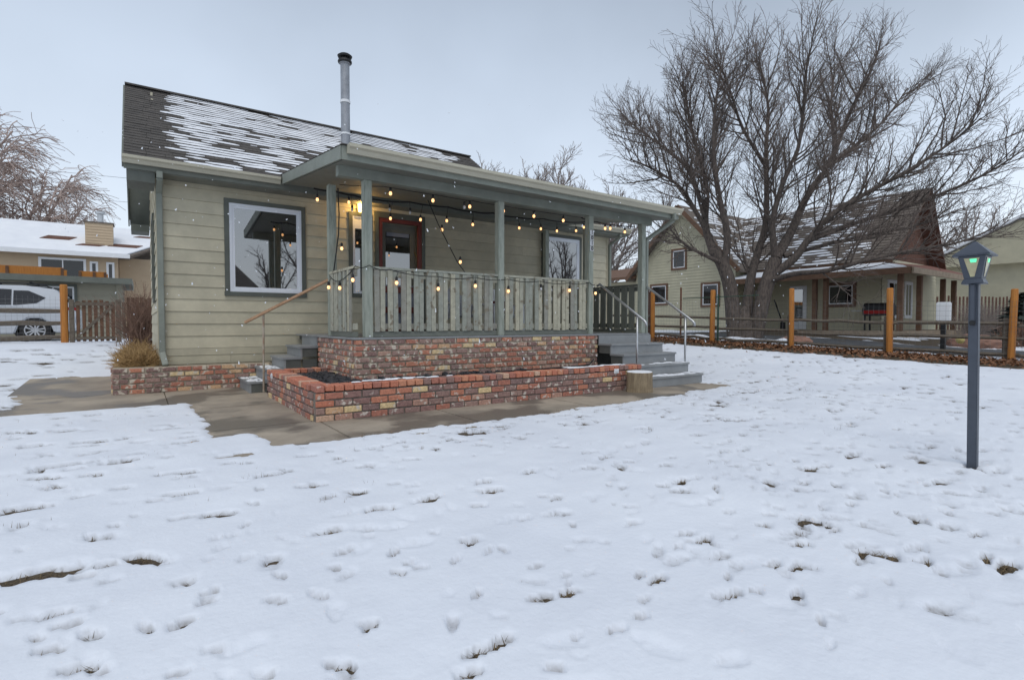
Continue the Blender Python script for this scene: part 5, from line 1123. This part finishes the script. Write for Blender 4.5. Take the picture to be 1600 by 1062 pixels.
m.build('trunk', M['bark'], tree, smooth=True)
low = [main[list(LIMBS).index(k)] for k in ('L1e', 'R3', 'R4', 'R5')]; high = [x_ for i_, x_ in enumerate(main) if i_ and list(LIMBS)[i_] not in ('R0', 'L1e', 'R3', 'R4', 'R5')]
b1 = sprout(high, r, .165, 1.4, 3.6, (22, 60), .32, 7, .032, .007, .2, .10) + sprout(low, r, .18, 1.0, 2.5, (22, 60), .25, 6, .03, .007, .3, .11)
b2 = sprout(b1, r, .19, .6, 1.6, (20, 55), .24, 5, .0115, .005, .12, .11)
b3 = sprout(b2, r, .14, .26, .62, (20, 60), .16, 3, .0076, .0042, .15, .14)
br = MB(); limb_tubes(br, b1, 5); br.build('branches', M['bark'], tree)
tw = MB(); limb_tubes(tw, b2, 3); limb_tubes(tw, b3, 3)
tag(tw.build('twigs', M['twig'], tree), kind='stuff')
S.done()
print('tree', len(b1), len(b2), len(b3))

def bare_tree(x, y, h, spread, seed, label, m_=None, group=None, wind=Vector((0, 0, 0)), dense=1.0, name='bare_tree', droop=False, thick=1.0):
    r = random.Random(seed); z = g1(x, y); t = tag(empty(name, (x, y, z)), label, 'tree', group); m_ = m_ or M['twig_far']
    trunk = ([Vector((0, 0, -.1)), Vector((.1, 0, h * .15)), Vector((r.gauss(0, .2), r.gauss(0, .2), h * .3))], [h * .028, h * .022, h * .018])
    lim = []
    for k in range(6):
        a = 2 * math.pi * k / 6 + r.uniform(-.4, .4); e_ = r.uniform(.35, 1.0) if k else .1; p = trunk[0][-1] - Vector((0, 0, r.uniform(0, h * .1))); q_ = [p.copy()]; dv = Vector((math.cos(a) * e_ * spread, math.sin(a) * e_ * spread, 1)).normalized(); st = h * .68 / 6 * r.uniform(.8, 1.1)
        for s in range(6): p = p + dv * st; q_.append(p.copy()); dv = (dv + Vector((r.gauss(0, .12), r.gauss(0, .12), .12)) + wind * .3).normalized()
        lim.append((q_, [h * .014 + (h * .003 - h * .014) * i / 6 for i in range(7)]))
    m = MB(); limb_tubes(m, [trunk] + lim, 7); m.build('trunk', m_, t)
    up = -.5 if droop else .3
    c1 = sprout(lim, r, h * .05 / dense, h * .14, h * .30, (25, 60), .25, 5, .006 * h, .002 * h, .1, .12, wind * .5)
    c2 = sprout(c1, r, h * .028 / dense, h * .06, h * .14, (20, 60), up, 4, .0022 * h * thick, .0010 * h * thick, .1, .12, wind)
    c3 = sprout(c2, r, h * .03 / dense, h * .03, h * (.14 if droop else .06), (20, 55), up, 3, .0012 * h * thick, .0008 * h * thick, .1, .12, wind)
    m = MB(); limb_tubes(m, c1, 4); m.build('branches', m_, t)
    m = MB(); limb_tubes(m, c2 + c3, 3); tag(m.build('twigs', m_, t), kind='stuff')
    return t
WND = Vector((.22, .0, -.06))
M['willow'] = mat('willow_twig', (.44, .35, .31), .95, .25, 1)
bare_tree(-6.6, 46, 12.5, .9, 31, 'windswept drooping bare tree rising behind the tan house', M['willow'], wind=WND, dense=1.5, droop=True, thick=1.5)
bare_tree(-10.5, 47, 15, .9, 33, 'taller windswept bare tree cut by the left picture edge', M['willow'], wind=WND, dense=1.3, droop=True, thick=1.4)
for k, (x, y, h, lab) in enumerate(((27, 42, 14.8, 'bare tree above the middle of the porch roof, leftmost of the row'), (32, 41, 15.5, 'bare tree above the porch roof, middle of the row'), (36, 40, 14.5, 'bare tree above the right porch roof end'),
                                    (27, 32, 9.0, 'low bare tree behind the porch right end and neighbour lean-to'), (30, 30, 10, 'low bare tree just left of the neighbour gable'))):
    bare_tree(x, y, h, .9, 50 + k, lab, M['twig_far'], 'bare trees in the distance', dense=1.6, thick=1.3)
for k, (x, y, h, lab) in enumerate(((52, 8.5, 9, 'bare tree at the far right behind the cream house'), (58, 14, 11, 'bare tree in the right distance beside the neighbour gable'))):
    bare_tree(x, y, h, .8, 70 + k, lab, M['twig_far'], 'bare trees in the right distance')
# trees and a house across the street, seen only as reflections in the windows
for k, (x, y, h, lab) in enumerate(((10.5, -34, 9, 'bare street tree reflected in the left window'), (15.5, -36, 11, 'bare street tree reflected at the right of the left window'), (5, -40, 9, 'bare street tree far behind the viewer'), (34, -24, 12, 'bare street tree reflected in the right window'), (44, -30, 12, 'second bare street tree reflected in the right window'))):
    bare_tree(x, y, h, .9, 80 + k, lab, M['twig'], 'street trees across the road', dense=.8)
t = tag(empty('street_house', (6.5, -30, 0)), 'grey gabled house across the street, reflected in the window', 'house'); S = Sub(t)
MB().box(2, 9, -36, -30, 0, 3.4).build('wall', M['shed'], t)
MB().hexa([(1.5, -29.5, 3.3), (9.5, -29.5, 3.3), (9.5, -36.5, 3.3), (1.5, -36.5, 3.3), (5.4, -29.5, 7.2), (5.6, -29.5, 7.2), (5.6, -36.5, 7.2), (5.4, -36.5, 7.2)]).build('roof', M['nb_roof'], t)
simple_window(t, (2, -30), (1, 0), (0, 1), 1, 2.5, 1, 2.4, M['white']); MB().box(6, 7, -30.0, -29.96, 0, 2.1).build('door', M['nb_trim'], t); S.done()

# evergreen at the right edge
def spruce(x, y, h, rad, seed, label):
    r = random.Random(seed); z = g1(x, y); t = tag(empty('evergreen_tree', (x, y, z)), label, 'tree')
    MB().tube([(0, 0, 0), (0, 0, h)], [h * .03, .01], 7).build('trunk', M['bark'], t)
    m = MB()
    for k in range(2600):
        f = r.random() ** .75; zz = h * (.05 + .93 * f); rr = rad * (1 - f) ** .8 * (.35 + .65 * r.random() ** .5) * (1 + .25 * math.sin(f * 40)); a = r.uniform(0, 6.283)
        p = Vector((rr * math.cos(a), rr * math.sin(a), zz)); o_ = Vector((math.cos(a), math.sin(a), r.uniform(-.5, .1))) * r.uniform(.14, .32); s_ = Vector((-math.sin(a), math.cos(a), r.uniform(-.3, .3))) * r.uniform(.05, .11)
        m.quad(p - s_, p + s_, p + o_ + s_ * .3, p + o_ - s_ * .3)
    m.build('crown', M['spruce'], t)
spruce(24.5, 3.15, 2.9, 1.35, 4, 'dark green evergreen beside the lamp post at the right edge')
spruce(24.0, 4.35, 1.7, .9, 5, 'low dark evergreen shrub behind the lamp post')

# shrubs
def shrub(x, y, h, rad, seed, label, m_, n=160, name='shrub', z=None, th=.006, group=None):
    r = random.Random(seed); z = g1(x, y) if z is None else z; m = MB()
    for k in range(n):
        a = r.uniform(0, 6.283); e_ = abs(r.gauss(0, .5)); p = Vector((r.gauss(0, rad * .25), r.gauss(0, rad * .25), 0)); dv = Vector((math.cos(a) * e_, math.sin(a) * e_, 1)).normalized(); ln = h * r.uniform(.6, 1.1); q_ = [p.copy()]
        for s in range(4): p = p + dv * ln / 4; q_.append(p.copy()); dv = (dv + Vector((r.gauss(0, .2), r.gauss(0, .2), -.05))).normalized()
        m.tube(q_, [th, th * .8, th * .6, th * .4, th * .3], 3, False)
        for j in range(3):
            i = r.randint(1, 3); b_ = q_[i]; dd = Vector((r.gauss(0, 1), r.gauss(0, 1), r.uniform(.1, 1))).normalized() * h * .2; m.tube([b_, b_ + dd], [th * .5, th * .3], 3, False)
    o = m.build(name, m_); o.location = (x, y, z); tag(o, label, 'shrub', group); return o
shrub(.05, 17.2, 1.7, .7, 1, 'brown bare shrub beside the house wall and gate', M['shrub'], 260, 'bare_shrub', th=.009)
for k, (x, y, lab) in enumerate(((25.3, 6.0, 'grey bare shrub before the neighbour porch, left of pair'), (27.0, 6.0, 'grey bare shrub before the neighbour porch, right of pair'), (20.6, 3.9, 'brown leafless shrub behind the lamp post'))):
    shrub(x, y, 1.5 if k < 2 else .8, .8, 10 + k, lab, M['shrub'] if k == 2 else M['twig_far'], 170, 'bare_shrub', th=.008, group='bare shrubs on the right')
def mound(x, y, rad, h, seed, label):
    r = random.Random(seed); m = MB()
    for k in range(1500):
        a = r.uniform(0, 6.283); el = math.asin(r.random()); q_ = Vector((math.cos(a) * math.cos(el) * rad, math.sin(a) * math.cos(el) * rad, math.sin(el) * h)) * r.uniform(.35, 1) * (.75 + .5 * float(vnoise(np.array([a * 1.3 + seed]), np.array([el * 3.]), seed)[0]))
        dv = (q_ / rad + Vector((r.gauss(0, .7), r.gauss(0, .7), r.uniform(-.2, .8)))).normalized() * r.choice([.06, .09, .12, .2])
        m.tube([q_, q_ + dv * .6, q_ + dv + Vector((r.gauss(0, .02), r.gauss(0, .02), 0))], [.004, .003, .002], 3, False)
    o = m.build('dry_plant', M['dry']); o.location = (x, y, .37); tag(o, label, 'dry plant', 'dry plants in the brick bed')
mound(-.02, 10.5, .30, .22, 1, 'golden dry plant at the front of the brick bed'); mound(-.05, 11.1, .32, .28, 2, 'golden dry plant in the middle of the brick bed, second from the front')
mound(-.05, 11.75, .30, .34, 3, 'taller golden dry plant at the back of the brick bed'); mound(.0, 12.5, .3, .25, 4, 'golden dry plant hidden farthest back in the brick bed')

# rough stones beyond the driveway
for k, (x, y, s, lab) in enumerate(((19.3, 4.6, .45, 'reddish landscape boulder beside the white utility box'), (20.2, 3.0, .5, 'reddish landscape boulder right of the lamp post'), (16.2, 8.0, .32, 'brown boulder behind the second orange post from the steps'))):
    bm = bmesh.new(); bmesh.ops.create_icosphere(bm, subdivisions=3, radius=s); r = random.Random(k)
    for v in bm.verts: v.co *= 1 + .22 * (float(fbm(np.array([v.co.x * 4 / s + k * 9]), np.array([v.co.y * 4 / s + v.co.z * 3 / s]), 3)[0]) - .5) * 2; v.co.z *= .62; v.co.y *= 1.4
    me = bpy.data.meshes.new('boulder'); bm.to_mesh(me); bm.free(); me.materials.append(mat('boulder%d' % k, (.27, .15, .11), .9, .25, 5, bump=.6)); o = obj('boulder', me, loc=(x, y, g1(x, y) + s * .2)); tag(o, lab, 'boulder')

# power lines
for k, (a, b, lab) in enumerate((((-60, 60, 12.6), (40, 52, 14.6), 'upper faint power line left of the roof'), ((-60, 60, 10.6), (40, 52, 12.6), 'lower faint power line left of the roof'), ((-40, 50, 8.0), (40, 46, 8.1), 'upper black cable above the tan house roof'), ((-40, 50, 7.3), (40, 46, 7.4), 'lower black cable above the tan house roof'))):
    a, b = Vector(a), Vector(b); pts = [a.lerp(b, i / 20) - Vector((0, 0, 2.0 * 4 * (i / 20) * (1 - i / 20) * .25)) for i in range(21)]
    tag(MB().tube(pts, .014 if k < 2 else .026, 4, False).build('power_line', M['rope']), lab, 'power line', 'power lines on the left')

# ------------------------------------------------------------------ loose stuff: grass, leaves, snowflakes
r = random.Random(99); nr = np.random.default_rng(4)
def blades():
    N = 90000; x = nr.uniform(-6, 13.5, N); y = nr.uniform(.6, 12, N)
    s = snow_thick(x.copy(), y.copy()); pdv = path_sd(x, y)
    ok = (pdv > -.05) & (s < .018) & ~((x > BX0 - .05) & (y > 9.9) & (x < 11)) & ~((x > 1.4) & (x < 8.6) & (y > 5.8))
    x = x[ok]; y = y[ok]; s = s[ok]; m = MB()
    keep = min(len(x), 22000)
    for i in range(keep):
        b = Vector((x[i], y[i], g1(x[i], y[i]) - .005)); a = r.uniform(0, 6.28); h_ = r.uniform(.012, .034); w_ = r.uniform(.0015, .003); d_ = Vector((math.cos(a), math.sin(a), 0)); ln = d_ * h_ * r.uniform(.2, 1.3); sd = Vector((-d_.y, d_.x, 0)) * w_
        m.tri(b - sd, b + sd, b + ln + Vector((0, 0, h_)))
    bx_, by_ = [], []
    for (px, py, a, sz, dp, kind) in prints():
        if kind == 1 or r.random() < .35:
            for k in range(int((70 if kind else 22) * sz / .06)):
                u, v = r.gauss(0, .55) * sz * 1.9, r.gauss(0, .5) * sz * .6; bx_.append(px + u * math.cos(a) - v * math.sin(a)); by_.append(py + u * math.sin(a) + v * math.cos(a))
    bx_ = np.array(bx_); by_ = np.array(by_); ss = snow_thick(bx_.copy(), by_.copy()); pp = path_sd(bx_, by_)
    for i in np.where((ss < .010) & (pp > 0) & ~((bx_ > 1.4) & (bx_ < 8.6) & (by_ > 5.7)) & ~((by_ > 9.8) & (bx_ > -.45)))[0]:
        b = Vector((bx_[i], by_[i], g1(bx_[i], by_[i]) - .002)); a = r.uniform(0, 6.28); h_ = r.uniform(.006, .026); w_ = r.uniform(.0015, .003); d_ = Vector((math.cos(a), math.sin(a), 0)); sd = Vector((-d_.y, d_.x, 0)) * w_
        m.tri(b - sd, b + sd, b + d_ * r.uniform(.015, .05) + Vector((0, 0, h_)))
    # sparse tufts through the snow
    for k in range(420):
        cx, cy = r.uniform(-4, 12), 1.4 + 7 * r.random() ** .7
        if k < 60: cx, cy = r.uniform(1, 9), 4.75 + r.gauss(0, .12)
        if cx * cx + cy * cy < 11 or float(path_sd(np.array([cx]), np.array([cy]))[0]) < .05 or (cx > 1.4 and cx < 8.6 and cy > 5.7) or (cy > 9.8 and cx < 11): continue
        for j in range(r.choice([1, 1, 2, 3, 5, 9])):
            b = Vector((cx + r.gauss(0, .04), cy + r.gauss(0, .04), g1(cx, cy))); a = r.uniform(0, 6.28); h_ = r.uniform(.03, .06); d_ = Vector((math.cos(a), math.sin(a), 0)); sd = Vector((-d_.y, d_.x, 0)) * .0022
            m.tri(b - sd, b + sd, b + d_ * h_ * r.uniform(.1, .8) + Vector((0, 0, h_)))
    print('blades', len(m.f)); return m
tag(blades().build('grass', M['grass_blade']), 'short brown grass blades poking through the snow', 'grass', kind='stuff')
m = MB()
for k in range(9000):
    y = r.uniform(-1, 13.5); x = 14.55 + .02 * (8 - y) + r.gauss(0, .5); z = g1(x, y) + r.uniform(.0, .06); a = r.uniform(0, 6.28); s_ = r.uniform(.02, .05); u = Vector((math.cos(a), math.sin(a), r.gauss(0, .45))) * s_; v = Vector((-math.sin(a), math.cos(a), r.gauss(0, .45))) * s_ * .6; c = Vector((x, y, z + .01)); m.quad(c - u, c - v * 1.0, c + u, c + v)
M['leafm'] = mat('leaf_litter', (.30, .14, .065), .9, col2=(.12, .06, .033), scale=25)
tag(m.build('leaf_litter', M['leafm']), 'brown fallen leaves along the foot of the fence', 'leaves', kind='stuff')
m = MB()
for k in range(420):
    dd = r.uniform(3.5, 9.5); u = r.uniform(-.85, .6); c = Vector((math.sin(TH) * dd + math.cos(TH) * u * dd, math.cos(TH) * dd - math.sin(TH) * u * dd, 1.1 + r.uniform(-.08, .42) * dd))
    if c.y > 10.2 or c.z < .1 or (2 < c.x < 8.7 and c.y > 6.5): continue
    s_ = r.uniform(.0025, .0055); el = Vector((r.gauss(0, .8), r.gauss(0, .4), -1)).normalized() * s_ * r.choice([1, 1, 1.5, 2.5]); a = el.orthogonal().normalized() * s_ * .8; b = a.cross(el.normalized())
    m.hexa([c - el - a * .3 - b * .3, c - el + a * .3 - b * .3, c - el + a * .3 + b * .3, c - el - a * .3 + b * .3, c + el - a - b, c + el + a - b, c + el + a + b, c + el - a + b])
tag(m.build('snowflakes', M['snow']), 'small white snowflakes drifting in the air', 'snowflakes', kind='stuff')
